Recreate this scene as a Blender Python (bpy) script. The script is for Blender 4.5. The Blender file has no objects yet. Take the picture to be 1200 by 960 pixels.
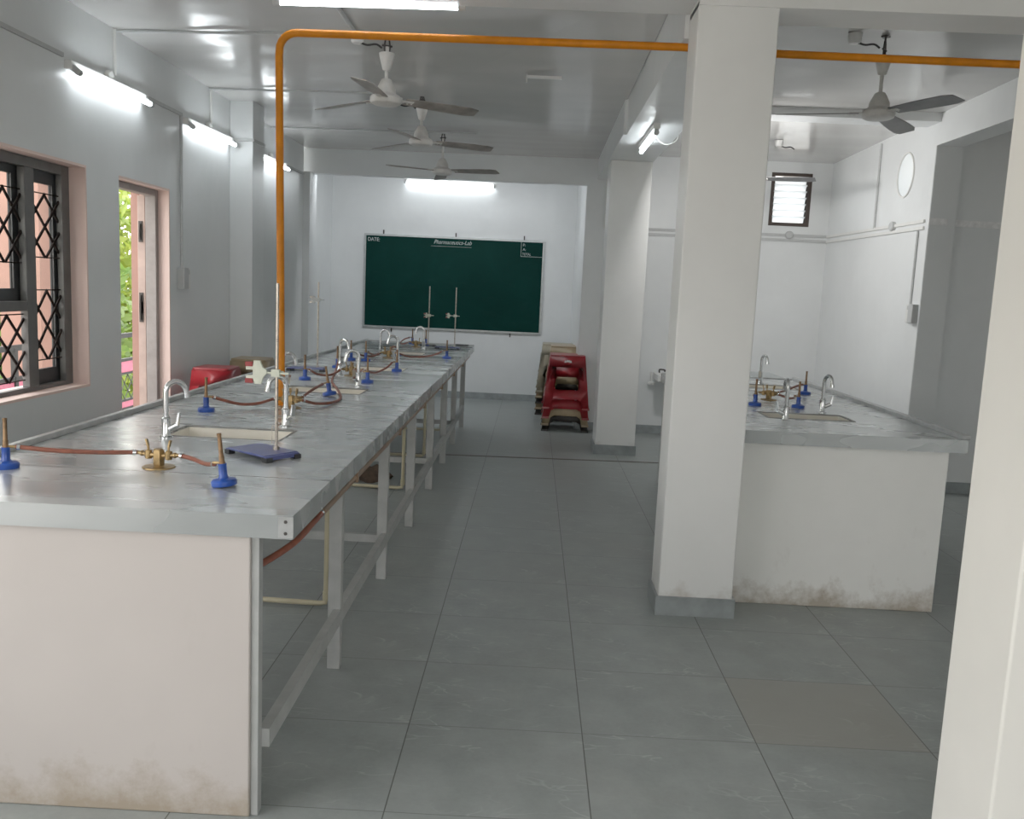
import bpy, bmesh, math, random
from mathutils import Vector, Matrix, Euler
random.seed(7)
scene = bpy.context.scene
COL = scene.collection
PI = math.pi

# ---------------------------------------------------------------- materials
class NT:
    def __init__(s, name):
        s.m = bpy.data.materials.new(name); s.m.use_nodes = True
        s.t = s.m.node_tree; s.n = s.t.nodes; s.l = s.t.links
        s.b = s.n['Principled BSDF']
    def node(s, typ, **kw):
        n = s.n.new(typ)
        for k, v in kw.items(): setattr(n, k, v)
        return n
    def put(s, sock, v):
        if isinstance(v, bpy.types.NodeSocket): s.l.new(v, sock)
        else: sock.default_value = v
    def math(s, op, a, b=None, c=None, clamp=False):
        n = s.node('ShaderNodeMath', operation=op); n.use_clamp = clamp
        s.put(n.inputs[0], a)
        if b is not None: s.put(n.inputs[1], b)
        if c is not None: s.put(n.inputs[2], c)
        return n.outputs[0]
    def ramp(s, v, lo, hi, a=0.0, b=1.0):
        n = s.node('ShaderNodeMapRange'); n.clamp = True
        s.put(n.inputs[0], v); n.inputs[1].default_value = lo; n.inputs[2].default_value = hi
        n.inputs[3].default_value = a; n.inputs[4].default_value = b
        return n.outputs[0]
    def mix(s, f, a, b, blend='MIX'):
        n = s.node('ShaderNodeMix', data_type='RGBA', blend_type=blend)
        s.put(n.inputs[0], f)
        s.put(n.inputs[6], a if isinstance(a, bpy.types.NodeSocket) else (*a, 1))
        s.put(n.inputs[7], b if isinstance(b, bpy.types.NodeSocket) else (*b, 1))
        return n.outputs[2]
    def coord(s):
        return s.node('ShaderNodeTexCoord').outputs['Object']
    def world(s):
        return s.node('ShaderNodeNewGeometry').outputs['Position']
    def mapping(s, v, scale=(1, 1, 1), rot=(0, 0, 0), loc=(0, 0, 0)):
        n = s.node('ShaderNodeMapping'); s.put(n.inputs[0], v)
        n.inputs['Scale'].default_value = scale; n.inputs['Rotation'].default_value = rot
        n.inputs['Location'].default_value = loc
        return n.outputs[0]
    def noise(s, v, scale, detail=3, rough=.55, dist=0):
        n = s.node('ShaderNodeTexNoise'); s.put(n.inputs['Vector'], v)
        n.inputs['Scale'].default_value = scale; n.inputs['Detail'].default_value = detail
        n.inputs['Roughness'].default_value = rough; n.inputs['Distortion'].default_value = dist
        return n.outputs['Fac']
    def bump(s, h, strength, dist=.01):
        n = s.node('ShaderNodeBump'); s.put(n.inputs['Height'], h)
        n.inputs['Strength'].default_value = strength; n.inputs['Distance'].default_value = dist
        s.l.new(n.outputs[0], s.b.inputs['Normal'])
    def set(s, **kw):
        names = dict(base='Base Color', rough='Roughness', metal='Metallic', spec='Specular IOR Level',
                     emit='Emission Color', estr='Emission Strength', alpha='Alpha', trans='Transmission Weight', coat='Coat Weight', ior='IOR')
        for k, v in kw.items():
            if isinstance(v, tuple) and len(v) == 3: v = (*v, 1)
            s.put(s.b.inputs[names[k]], v)
        return s

def simple(name, base, rough=.5, metal=0., spec=.5, nscale=30., namt=.12, bump=0., coat=0.):
    k = NT(name); p = k.coord()
    n = k.noise(p, nscale, 3)
    lo = tuple(c * (1 - namt) for c in base); hi = tuple(min(1, c * (1 + namt)) for c in base)
    k.set(base=k.mix(k.ramp(n, .3, .7), lo, hi), rough=k.ramp(n, .2, .8, max(0, rough - .06), min(1, rough + .06)), metal=metal, spec=spec, coat=coat)
    if bump: k.bump(n, bump)
    return k.m

def paint(name, base, rough, wav=.25, dirt=0.0, dirtcol=(.33, .27, .2), scale=(1, 1, 1), wscale=3.0):
    k = NT(name); w = k.world()
    n1 = k.noise(w, 1.6, 4, .6); n2 = k.noise(w, 14, 4, .6)
    c = k.mix(k.ramp(n1, .3, .72), tuple(x * .94 for x in base), tuple(min(1, x * 1.03) for x in base))
    c = k.mix(k.ramp(n2, .35, .65, 0, .05), c, tuple(x * .9 for x in base))
    if dirt:
        z = k.node('ShaderNodeSeparateXYZ'); k.l.new(w, z.inputs[0])
        n3 = k.noise(w, 7, 6, .68)
        lvl = k.math('SUBTRACT', k.math('MULTIPLY', k.math('SUBTRACT', n3, .28), .42), z.outputs[2])
        f = k.ramp(lvl, -.03, .10, 0, dirt)
        c = k.mix(f, c, dirtcol)
        n4 = k.noise(k.mapping(w, (1, 1, .5)), 3.2, 5, .7)
        c = k.mix(k.math('MULTIPLY', k.ramp(n4, .6, .78, 0, .45 * dirt), k.ramp(z.outputs[2], .0, .75, 1, .12)), c, tuple(x * .75 for x in dirtcol))
    k.set(base=c, rough=rough)
    wv = k.noise(k.mapping(w, scale), wscale, 2, .5)
    k.bump(wv, min(1, wav * 1.6), .04)
    return k.m

def floor_mat():
    X0, Y0, TW, TD = -.362, 2.378, .6, .5214
    k = NT('floor_tiles'); w = k.world()
    s = k.node('ShaderNodeSeparateXYZ'); k.l.new(w, s.inputs[0])
    u = k.math('DIVIDE', k.math('SUBTRACT', s.outputs[0], X0), TW)
    v = k.math('DIVIDE', k.math('SUBTRACT', s.outputs[1], Y0), TD)
    iu, iv = k.math('FLOOR', u), k.math('FLOOR', v)
    fu, fv = k.math('FRACT', u), k.math('FRACT', v)
    du = k.math('MULTIPLY', k.math('MINIMUM', fu, k.math('SUBTRACT', 1.0, fu)), TW)
    dv = k.math('MULTIPLY', k.math('MINIMUM', fv, k.math('SUBTRACT', 1.0, fv)), TD)
    gu = k.ramp(du, .0012, .0026, 1, 0); gv = k.ramp(dv, .0009, .0021, .75, 0)
    g = k.math('MAXIMUM', gu, gv)
    cell = k.node('ShaderNodeCombineXYZ'); k.l.new(iu, cell.inputs[0]); k.l.new(iv, cell.inputs[1])
    wn = k.node('ShaderNodeTexWhiteNoise', noise_dimensions='3D'); k.l.new(cell.outputs[0], wn.inputs[0])
    rnd = wn.outputs['Value']
    tile = k.node('ShaderNodeCombineXYZ')
    k.l.new(k.math('MULTIPLY', fu, TW), tile.inputs[0]); k.l.new(k.math('MULTIPLY', fv, TD), tile.inputs[1])
    k.l.new(k.math('MULTIPLY', k.math('ROUND', k.math('MULTIPLY', rnd, 3.0)), 5.3), tile.inputs[2])
    tv = tile.outputs[0]
    cloud = k.noise(tv, 5.5, 5, .62)
    fine = k.noise(w, 60, 3, .6)
    base = k.mix(k.ramp(cloud, .3, .72), (.195, .218, .212), (.290, .316, .308))
    base = k.mix(k.ramp(fine, .35, .8, 0, .14), base, (.40, .42, .41))
    # faint pale veins running diagonally
    vn = k.noise(k.mapping(tv, (1.0, 3.2, 1), (0, 0, -.55)), 2.3, 3, .5, .6)
    ridge = k.ramp(k.math('ABSOLUTE', k.math('SUBTRACT', vn, .5)), 0, .012, 1, 0)
    msk = k.ramp(k.noise(tv, 3.7, 2), .48, .62)
    base = k.mix(k.math('MULTIPLY', k.math('MULTIPLY', ridge, msk), .34), base, (.62, .65, .64))
    vn2 = k.noise(k.mapping(tv, (1.0, 3.4, 1), (0, 0, .6), (3, 1, 0)), 2.0, 3, .5, .5)
    ridge2 = k.ramp(k.math('ABSOLUTE', k.math('SUBTRACT', vn2, .5)), 0, .010, 1, 0)
    msk2 = k.ramp(k.noise(k.mapping(tv, loc=(2, 5, 1)), 3.3, 2), .5, .64)
    base = k.mix(k.math('MULTIPLY', k.math('MULTIPLY', ridge2, msk2), .30), base, (.60, .62, .61))
    # tile to tile tint, one tile browner than the rest
    base = k.mix(k.ramp(rnd, .0, 1, 0, .2), base, (.22, .225, .215))
    isb = k.math('MULTIPLY', k.math('COMPARE', iu, 2.0, .1), k.math('COMPARE', iv, 1.0, .1))
    base = k.mix(k.math('MULTIPLY', isb, .5), base, (.28, .262, .225))
    stain = k.noise(w, 1.1, 4, .6)
    base = k.mix(k.ramp(stain, .52, .75, 0, .22), base, (.235, .215, .185))
    base = k.mix(k.math('MULTIPLY', g, .9), base, (.035, .034, .03))
    k.set(base=base, rough=k.ramp(cloud, .3, .7, .34, .46), spec=.5)
    k.bump(k.math('SUBTRACT', k.math('MULTIPLY', cloud, .15), g), .12, .004)
    return k.m

def alu_mat(name, y0, seams=True):
    k = NT(name); w = k.world()
    s = k.node('ShaderNodeSeparateXYZ'); k.l.new(w, s.inputs[0])
    n1 = k.noise(k.mapping(w, (1, 3.5, 2.5)), 2.0, 2, .5)
    n2 = k.noise(k.mapping(w, (3, 40, 40)), 6, 3, .6)
    n3 = k.noise(w, 26, 4, .7)
    c = k.mix(k.ramp(n1, .3, .72), (.44, .465, .47), (.56, .585, .585))
    c = k.mix(k.ramp(n2, .45, .85, 0, .03), c, (.74, .76, .76))
    c = k.mix(k.ramp(n3, .70, .9, 0, .06), c, (.40, .41, .41))
    if seams:
        f = k.math('FRACT', k.math('DIVIDE', k.math('SUBTRACT', s.outputs[1], y0), 1.04))
        d = k.math('MULTIPLY', k.math('MINIMUM', f, k.math('SUBTRACT', 1.0, f)), 1.04)
        top = k.math('GREATER_THAN', s.outputs[2], .884)
        c = k.mix(k.math('MULTIPLY', k.ramp(d, .003, .009, .75, 0), top), c, (.16, .165, .165))
    r = k.ramp(n1, .3, .7, .21, .31)
    k.set(base=c, metal=.5, rough=r)
    k.bump(k.noise(w, 2.4, 2), .16, .02)
    return k.m

M = {}
M['floor'] = floor_mat()
M['wall'] = paint('wall_gloss_paint', (.74, .76, .765), .30, .16)
M['wall_left'] = paint('wall_gloss_paint_left', (.73, .75, .755), .30, .16, scale=(1, 1, .5))
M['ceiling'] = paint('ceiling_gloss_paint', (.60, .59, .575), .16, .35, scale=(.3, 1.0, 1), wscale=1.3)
M['column'] = paint('column_paint', (.80, .805, .79), .42, .10, .55)
M['column_warm'] = paint('column_paint_warm', (.88, .86, .80), .48, .08, 0.0)
M['end_wall'] = paint('end_wall_warm_lit', (.52, .475, .445), .55, .10, .95)  # left bench end: the warm light falling on it is put into the colour
M['end_wall_b'] = paint('end_wall_cool_lit', (.83, .83, .80), .55, .10, .85)  # right bench end: same plaster, its cooler light put into the colour
M['skirting'] = simple('skirting_tile', (.25, .275, .28), .38, nscale=9, namt=.2)
M['pink'] = paint('pink_reveal', (.80, .60, .54), .5, .1)  # one pink tone for the window and doorway reveals
M['pink_out'] = simple('pink_balcony_paint', (.30, .155, .12), .6, nscale=6, namt=.1)
M['alu'] = alu_mat('aluminium_bench_sheet', 2.75)
M['alu_edge'] = simple('aluminium_edge', (.46, .47, .47), .4, .55, nscale=18, namt=.18)
M['steel_paint'] = simple('grey_painted_steel', (.40, .41, .40), .5, .1, nscale=12, namt=.12)
M['chrome'] = simple('chrome', (.72, .73, .74), .13, 1.0, nscale=8, namt=.05)
M['sink'] = simple('cream_sink', (.80, .765, .68), .4, nscale=10, namt=.06)
M['sink_rim'] = simple('sink_rim_steel', (.20, .195, .18), .45, .4, nscale=30)
M['brass'] = simple('aged_brass', (.30, .20, .085), .40, .75, nscale=60, namt=.35, bump=.2)
M['brown_brass'] = simple('burner_tube_brass', (.20, .115, .055), .42, .6, nscale=50, namt=.35)
M['rubber'] = simple('red_brown_rubber', (.20, .055, .030), .55, nscale=40, namt=.25, bump=.1)
M['blue'] = simple('blue_enamel', (.008, .055, .32), .35, nscale=30, namt=.2)
M['blue_plate'] = simple('blue_stand_plate', (.060, .075, .22), .36, nscale=20, namt=.2)
M['black'] = simple('black_rubber', (.012, .012, .014), .5)
M['rod'] = simple('steel_rod', (.42, .38, .33), .3, .85, nscale=90, namt=.25)
M['clamp'] = simple('pale_clamp_enamel', (.60, .63, .52), .5, nscale=25, namt=.12)
M['red_tip'] = simple('red_clamp_tip', (.25, .02, .02), .5)
M['orange'] = simple('orange_pipe_paint', (.60, .185, .004), .42, spec=.25, nscale=14, namt=.14)
M['pvc'] = simple('cream_pvc', (.50, .45, .30), .4, nscale=10, namt=.08)
M['copper'] = simple('brown_gas_pipe', (.23, .145, .085), .45, .3, nscale=20, namt=.2)
M['white_plastic'] = simple('white_plastic', (.72, .72, .70), .4, nscale=20, namt=.04)
M['grey_plastic'] = simple('grey_plastic', (.46, .47, .47), .45, nscale=20, namt=.06)
M['fan_white'] = simple('fan_white_enamel', (.60, .585, .56), .35, nscale=25, namt=.08)
M['fan_blade'] = simple('fan_blade_dusty', (.22, .195, .175), .42, nscale=9, namt=.4)
M['fan_blade_grey'] = simple('fan_blade_grey', (.13, .13, .135), .4, nscale=9, namt=.3)
M['dark_metal'] = simple('dark_hook_metal', (.05, .045, .042), .5, .5)
M['frame'] = simple('grey_window_frame', (.095, .095, .092), .45, nscale=12, namt=.2)
M['frame_dark'] = simple('dark_sash', (.018, .020, .022), .45, nscale=12, namt=.2)
M['grille'] = simple('dark_brown_grille', (.014, .009, .008), .75, nscale=30, spec=.15)
M['door_frame'] = simple('door_frame_paint', (.26, .235, .225), .45, nscale=14, namt=.15)
M['door_leaf'] = simple('door_leaf_edge', (.40, .29, .25), .5, nscale=10, namt=.15)
M['louvre_frame'] = simple('brown_louvre_frame', (.045, .03, .024), .5, nscale=20)
M['board_frame'] = simple('board_aluminium', (.42, .44, .44), .4, .6, nscale=20)
M['chalk'] = simple('chalk', (.62, .68, .66), .9, nscale=90, namt=.3)
M['red_plastic'] = simple('red_stool_plastic', (.27, .010, .016), .32, nscale=7, namt=.15)
M['tan_plastic'] = simple('tan_stool_plastic', (.34, .255, .15), .4, nscale=7, namt=.12)
M['grey_tan_plastic'] = simple('grey_tan_stool_plastic', (.34, .30, .22), .42, nscale=7, namt=.12)
M['dark_plastic'] = simple('dark_stool_plastic', (.020, .016, .014), .45, nscale=7)
M['logo'] = simple('white_logo', (.80, .80, .80), .5)
M['cloth'] = simple('brown_cloth', (.085, .055, .038), .9, nscale=25, namt=.4, bump=.5)
M['channel'] = simple('floor_channel_brown', (.12, .10, .085), .5, nscale=12, namt=.25)
M['pink_panel'] = simple('pink_rail_panel', (.78, .20, .32), .5)
M['rail'] = simple('black_rail', (.012, .012, .013), .5)
M['balcony'] = simple('balcony_concrete', (.55, .50, .46), .7, nscale=5)
M['bark'] = simple('bark', (.14, .09, .055), .8, nscale=10, namt=.3)

def board_mat():
    k = NT('green_chalkboard'); w = k.world()
    n = k.noise(w, 1.8, 5, .65, .6); n2 = k.noise(k.mapping(w, (1, 1, 3)), 4, 5, .7)
    c = k.mix(k.ramp(n, .3, .75), (.0018, .022, .018), (.0035, .032, .026))
    c = k.mix(k.ramp(n2, .55, .85, 0, .16), c, (.03, .055, .05))
    k.set(base=c, rough=.6, spec=.06)
    return k.m
M['board'] = board_mat()

def tube_mat(s):
    k = NT('tube_glow'); k.set(base=(.9, .9, .9), emit=(.90, .97, 1.0), estr=s); return k.m
M['tube'] = tube_mat(14.0)

def glass_mat():
    k = NT('window_glass')
    k.set(base=(.95, .98, .96), rough=.02, trans=1.0, ior=1.02, spec=.3); return k.m
M['glass'] = glass_mat()

def slat_mat():
    k = NT('frosted_louvre_glass'); 
    tr = k.node('ShaderNodeBsdfTranslucent'); tr.inputs[0].default_value = (.92, .95, .97, 1)
    mx = k.node('ShaderNodeMixShader'); mx.inputs[0].default_value = .62
    k.set(base=(.85, .88, .90), rough=.3)
    k.l.new(k.b.outputs[0], mx.inputs[1]); k.l.new(tr.outputs[0], mx.inputs[2])
    k.l.new(mx.outputs[0], k.n['Material Output'].inputs[0]); return k.m
M['slat'] = slat_mat()

def leaf_mat(name, a, b):
    k = NT(name); n = k.noise(k.world(), 2.2, 3)
    c = k.mix(k.ramp(n, .3, .7), a, b)
    tr = k.node('ShaderNodeBsdfTranslucent'); k.l.new(c, tr.inputs[0])
    mx = k.node('ShaderNodeMixShader'); mx.inputs[0].default_value = .45
    k.set(base=c, rough=.5)
    k.l.new(k.b.outputs[0], mx.inputs[1]); k.l.new(tr.outputs[0], mx.inputs[2])
    k.l.new(mx.outputs[0], k.n['Material Output'].inputs[0]); return k.m
M['leaf'] = leaf_mat('bright_leaves', (.13, .22, .02), (.32, .38, .06))
M['leaf2'] = leaf_mat('green_leaves', (.07, .16, .02), (.22, .32, .07))

# ---------------------------------------------------------------- mesh helper
class MB:
    def __init__(s): s.v = []; s.f = []; s.sm = []
    def add(s, vs, fs, smooth=False):
        o = len(s.v); s.v += [Vector(x) for x in vs]
        for f in fs: s.f.append([i + o for i in f]); s.sm.append(smooth)
        return s
    def box(s, x0, x1, y0, y1, z0, z1):
        vs = [(x, y, z) for z in (z0, z1) for y in (y0, y1) for x in (x0, x1)]
        return s.add(vs, [(0, 2, 3, 1), (4, 5, 7, 6), (0, 1, 5, 4), (2, 6, 7, 3), (0, 4, 6, 2), (1, 3, 7, 5)])
    def obox(s, c, size, rot=(0, 0, 0)):
        R = Euler(rot).to_matrix(); c = Vector(c); h = Vector(size) / 2
        vs = [c + R @ Vector((x * h.x, y * h.y, z * h.z)) for z in (-1, 1) for y in (-1, 1) for x in (-1, 1)]
        return s.add(vs, [(0, 2, 3, 1), (4, 5, 7, 6), (0, 1, 5, 4), (2, 6, 7, 3), (0, 4, 6, 2), (1, 3, 7, 5)])
    def bar(s, p0, p1, w, h, up=(0, 0, 1)):
        p0, p1 = Vector(p0), Vector(p1); d = (p1 - p0).normalized(); up = Vector(up)
        a = d.cross(up); a = a.normalized() if a.length > 1e-5 else Vector((1, 0, 0)); b = a.cross(d)
        vs = [p + a * (i * w / 2) + b * (j * h / 2) for p in (p0, p1) for j in (-1, 1) for i in (-1, 1)]
        return s.add(vs, [(0, 1, 3, 2), (4, 6, 7, 5), (0, 4, 5, 1), (2, 3, 7, 6), (0, 2, 6, 4), (1, 5, 7, 3)])
    def tube(s, pts, r, n=10, caps=True, sub=0):
        pts = [Vector(p) for p in pts]
        if sub:
            q = []
            P = [pts[0] * 2 - pts[1]] + pts + [pts[-1] * 2 - pts[-2]]
            for i in range(1, len(P) - 2):
                for k in range(sub):
                    t = k / sub; a, b, c, d = P[i - 1], P[i], P[i + 1], P[i + 2]
                    q.append(.5 * ((2 * b) + (c - a) * t + (2 * a - 5 * b + 4 * c - d) * t * t + (3 * b - a - 3 * c + d) * t ** 3))
            pts = q + [pts[-1]]
        rs = r if isinstance(r, (list, tuple)) else [r] * len(pts)
        d = (pts[1] - pts[0]).normalized()
        nrm = d.orthogonal().normalized(); vs = []
        for i, p in enumerate(pts):
            t = (pts[min(i + 1, len(pts) - 1)] - pts[max(i - 1, 0)])
            t = t.normalized() if t.length > 1e-9 else d
            nrm = (nrm - t * nrm.dot(t)); nrm = nrm.normalized() if nrm.length > 1e-6 else t.orthogonal().normalized()
            b = t.cross(nrm)
            vs += [p + (nrm * math.cos(2 * PI * k / n) + b * math.sin(2 * PI * k / n)) * rs[i] for k in range(n)]
        fs = [(i * n + k, i * n + (k + 1) % n, (i + 1) * n + (k + 1) % n, (i + 1) * n + k) for i in range(len(pts) - 1) for k in range(n)]
        s.add(vs, fs, True)
        if caps:
            o = len(s.v) - len(vs)
            s.f.append([o + k for k in range(n)][::-1]); s.sm.append(False)
            s.f.append([o + (len(pts) - 1) * n + k for k in range(n)]); s.sm.append(False)
        return s
    def lathe(s, prof, c=(0, 0, 0), n=20, mat=None, caps=True):
        c = Vector(c); vs = []; m = len(prof)
        for r, z in prof:
            for k in range(n):
                p = Vector((r * math.cos(2 * PI * k / n), r * math.sin(2 * PI * k / n), z))
                if mat is not None: p = mat @ p
                vs.append(c + p)
        fs = [(i * n + k, i * n + (k + 1) % n, (i + 1) * n + (k + 1) % n, (i + 1) * n + k) for i in range(m - 1) for k in range(n)]
        o = len(s.v); s.add(vs, fs, True)
        if caps and prof[0][0] > 1e-6: s.f.append([o + k for k in range(n)][::-1]); s.sm.append(False)
        if caps and prof[-1][0] > 1e-6: s.f.append([o + (m - 1) * n + k for k in range(n)]); s.sm.append(False)
        return s
    def prism(s, poly, z0, z1):
        n = len(poly); vs = [(x, y, z) for z in (z0, z1) for x, y in poly]
        return s.add(vs, [tuple(range(n))[::-1], tuple(range(n, 2 * n))] + [(i, (i + 1) % n, n + (i + 1) % n, n + i) for i in range(n)])
    def cells(s, xs, ys, holes, z0, z1):
        """slab from a grid of cells, cells in `holes` left open; only outer faces are made"""
        nx, ny = len(xs) - 1, len(ys) - 1
        on = lambda i, j: 0 <= i < nx and 0 <= j < ny and (i, j) not in holes
        for i in range(nx):
            for j in range(ny):
                if not on(i, j): continue
                a, b, c, d = xs[i], xs[i + 1], ys[j], ys[j + 1]
                s.add([(a, c, z1), (b, c, z1), (b, d, z1), (a, d, z1)], [(0, 1, 2, 3)])
                s.add([(a, c, z0), (b, c, z0), (b, d, z0), (a, d, z0)], [(3, 2, 1, 0)])
                if not on(i - 1, j): s.add([(a, c, z0), (a, c, z1), (a, d, z1), (a, d, z0)], [(0, 1, 2, 3)])
                if not on(i + 1, j): s.add([(b, c, z0), (b, d, z0), (b, d, z1), (b, c, z1)], [(0, 1, 2, 3)])
                if not on(i, j - 1): s.add([(a, c, z0), (b, c, z0), (b, c, z1), (a, c, z1)], [(0, 1, 2, 3)])
                if not on(i, j + 1): s.add([(a, d, z0), (a, d, z1), (b, d, z1), (b, d, z0)], [(0, 1, 2, 3)])
        return s
    def build(s, name, mat, parent=None, off=None, bevel=0, weld=False):
        me = bpy.data.meshes.new(name)
        o3 = Vector(off) if off is not None else (Vector(parent['_o']) if parent is not None and '_o' in parent else Vector((0, 0, 0)))
        me.from_pydata([v - o3 for v in s.v], [], s.f)
        me.polygons.foreach_set('use_smooth', s.sm)
        bm = bmesh.new(); bm.from_mesh(me)
        if weld: bmesh.ops.remove_doubles(bm, verts=bm.verts, dist=1e-5)
        bmesh.ops.recalc_face_normals(bm, faces=bm.faces); bm.to_mesh(me); bm.free(); me.set_sharp_from_angle(angle=math.radians(38))
        me.materials.append(M[mat] if isinstance(mat, str) else mat); me.update()
        ob = bpy.data.objects.new(name, me); COL.objects.link(ob)
        if parent is not None: ob.parent = parent
        elif off is not None: ob.location = o3
        if bevel:
            b = ob.modifiers.new('bevel', 'BEVEL'); b.width = bevel; b.segments = 2; b.limit_method = 'ANGLE'; b.angle_limit = math.radians(40)
        return ob

ROOTS = []
def thing(name, label, cat, loc=(0, 0, 0), rz=0, group=None, world=False, rot=None):
    o = bpy.data.objects.new(name, None); COL.objects.link(o)
    o.location = loc; o.rotation_euler = rot if rot else (0, 0, rz); o.empty_display_size = .05
    o['label'] = label; o['category'] = cat
    if group: o['group'] = group
    if world: o['_o'] = tuple(loc); ROOTS.append(o)
    return o
def tag(o, label, cat, group=None, kind=None):
    o['label'] = label; o['category'] = cat
    if group: o['group'] = group
    if kind: o['kind'] = kind
    return o
def struct(o, label=None):
    o['kind'] = 'structure'
    if label: o['label'] = label
    return o
def dup(root, label, loc=None, rz=None, rot=None, group=None):
    c = root.copy(); COL.objects.link(c)
    if loc is not None: c.location = loc
    if rz is not None: c.rotation_euler = (0, 0, rz)
    if rot is not None: c.rotation_euler = rot
    c['label'] = label
    if group: c['group'] = group
    for ch in root.children:
        d = ch.copy(); COL.objects.link(d); d.parent = c
        for g in ch.children:
            e = g.copy(); COL.objects.link(e); e.parent = d
    return c

# ---------------------------------------------------------------- room shell
CZ = 3.35
struct(MB().box(-2.76, 5.0, -1.6, 12.2, -.12, 0).build('floor', 'floor'))

w = MB()
wl0, wl1 = -2.76, -2.5
w.box(wl0, wl1, -1.6, -.9, 0, CZ); w.box(wl0, wl1, -.9, 2.3, 0, .6); w.box(wl0, wl1, -.9, 2.3, 2.3, CZ); w.box(wl0, wl1, 2.3, 3.25, 0, CZ)  # unseen near opening, added to bring daylight onto the right pillar
w.box(wl0, wl1, 3.25, 4.97, 0, .855); w.box(wl0, wl1, 3.25, 4.97, 2.077, CZ)
w.box(wl0, wl1, 4.97, 5.36, 0, CZ)
w.box(wl0, wl1, 5.36, 6.10, 2.072, CZ)
w.box(wl0, wl1, 6.10, 9.60, 0, CZ)
struct(w.build('wall_left', 'wall_left'))
struct(MB().box(-2.5, -2.312, 7.3, 7.6, 0, 2.95).build('trim_1', 'wall', bevel=.004), 'pilaster on the left wall')
struct(MB().box(-2.76, -2.43, 9.6, 9.9, 0, 2.64).build('trim_2', 'wall', bevel=.004), 'pilaster at the left of the chalkboard recess')
struct(MB().box(-2.9, -2.73, 9.9, 12.2, 0, CZ).build('wall_left_recess', 'wall'))
struct(MB().box(-2.73, .75, 11.98, 12.2, 0, CZ).build('wall_back', 'wall'))
# wall at the end of the right bay, with the louvre window hole
w = MB()
w.box(.51, 2.45, 9.7, 9.95, 0, CZ); w.box(2.88, 3.3, 9.7, 9.95, 0, CZ)
w.box(2.45, 2.88, 9.7, 9.95, 0, 2.297); w.box(2.45, 2.88, 9.7, 9.95, 2.85, CZ)
struct(w.build('wall_right_bay', 'wall'))
struct(MB().box(.51, .75, 9.95, 11.98, 0, CZ).build('wall_right_recess', 'wall'))
# right wall with a round hole
w = MB()
hy, hz, ry, rz_ = 7.775, 2.607, .158, .176
ya, yb, za, zb = 7.5, 8.06, 2.3, 2.92
x0, x1 = 3.088, 3.3
w.box(x0, x1, 7.24, ya, 0, CZ); w.box(x0, x1, yb, 9.7, 0, CZ); w.box(x0, x1, ya, yb, 0, za); w.box(x0, x1, ya, yb, zb, CZ)
N = 48
for k in range(N):
    q = []
    for kk in (k, k + 1):
        a = 2 * PI * kk / N; cy, cz = math.cos(a), math.sin(a)
        t = 1 / max(abs(cy), abs(cz))
        sy = hy + (cy * t) * ((yb - hy) if cy > 0 else (hy - ya)); sz = hz + (cz * t) * ((zb - hz) if cz > 0 else (hz - za))
        q.append(((hy + ry * cy, hz + rz_ * cz), (sy, sz)))
    (i0, o0), (i1, o1) = q
    w.add([(x0, *i0), (x0, *i1), (x0, *o1), (x0, *o0)], [(0, 1, 2, 3)])
    w.add([(x1, *i0), (x1, *i1), (x1, *o1), (x1, *o0)], [(3, 2, 1, 0)])
    w.add([(x0, *i0), (x0, *i1), (x1, *i1), (x1, *i0)], [(0, 1, 2, 3)], True)
struct(w.build('wall_right', 'wall'))
struct(MB().box(3.088, 3.3, 4.35, 7.24, 2.767, CZ).build('trim_3', 'wall'), 'beam over the opening in the right wall')
w = MB(); w.box(3.092, 3.22, 7.236, 7.4, 0, 2.767); w.box(3.22, 4.9, 7.28, 7.5, 0, CZ)
struct(w.build('wall_niche', 'wall'))
struct(MB().box(4.8, 5.0, 4.2, 7.3, 0, CZ).build('wall_niche_side', 'wall'))
w = MB(); w.box(-2.76, 3.5, -1.8, -1.6, 0, .95); w.box(-2.76, 3.5, -1.8, -1.6, 2.2, CZ); w.box(-2.76, -.6, -1.8, -1.6, .95, 2.35); w.box(2.1, 3.5, -1.8, -1.6, .95, 2.35)  # unseen wall behind the camera, its opening sized to limit the front daylight
struct(w.build('wall_front', 'wall'))
w = MB(); w.box(3.3, 3.5, -1.6, 4.35, 0, CZ); w.box(3.5, 4.8, 4.15, 4.35, 0, CZ)
struct(w.build('wall_right_front', 'wall'))

# columns and beams
def column(n, x0, x1, y0, y1, z1, mat='column', skirt=True, label=''):
    o = struct(MB().box(x0, x1, y0, y1, 0, z1).build('column', mat, bevel=.006), label)
    if skirt:
        m = MB(); g = .012; h = .092
        m.box(x0 - g, x1 + g, y0 - g, y0, 0, h); m.box(x0 - g, x1 + g, y1, y1 + g, 0, h)
        m.box(x0 - g, x0, y0, y1, 0, h); m.box(x1, x1 + g, y0, y1, 0, h)
        struct(m.build('baseboard_' + n, 'skirting'))
column('column_front', .660, 1.013, 4.102, 4.345, 2.80, label='square pillar beside the right bench')
column('column_back', .639, 1.013, 8.272, 8.62, 2.70, label='square pillar near the far wall')
column('column_right', 1.058, 1.45, 1.845, 2.10, 2.95, 'column_warm', False, 'pillar at the right edge of the view')
struct(MB().box(.64, 1.02, 4.345, 9.7, 2.70, CZ).build('trim_4', 'wall'), 'beam running along the row of pillars')
struct(MB().box(.615, .64, 6.95, 9.7, 2.70, CZ).build('trim_5', 'wall'), 'raised band on the long beam')
struct(MB().box(-2.5, .66, 4.09, 4.345, 2.805, CZ).build('trim_6', 'wall'), 'cross beam over the left bench')
struct(MB().box(.66, 3.5, 4.09, 4.345, 2.775, CZ).build('trim_7', 'column'), 'cross beam over the right bench')
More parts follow.
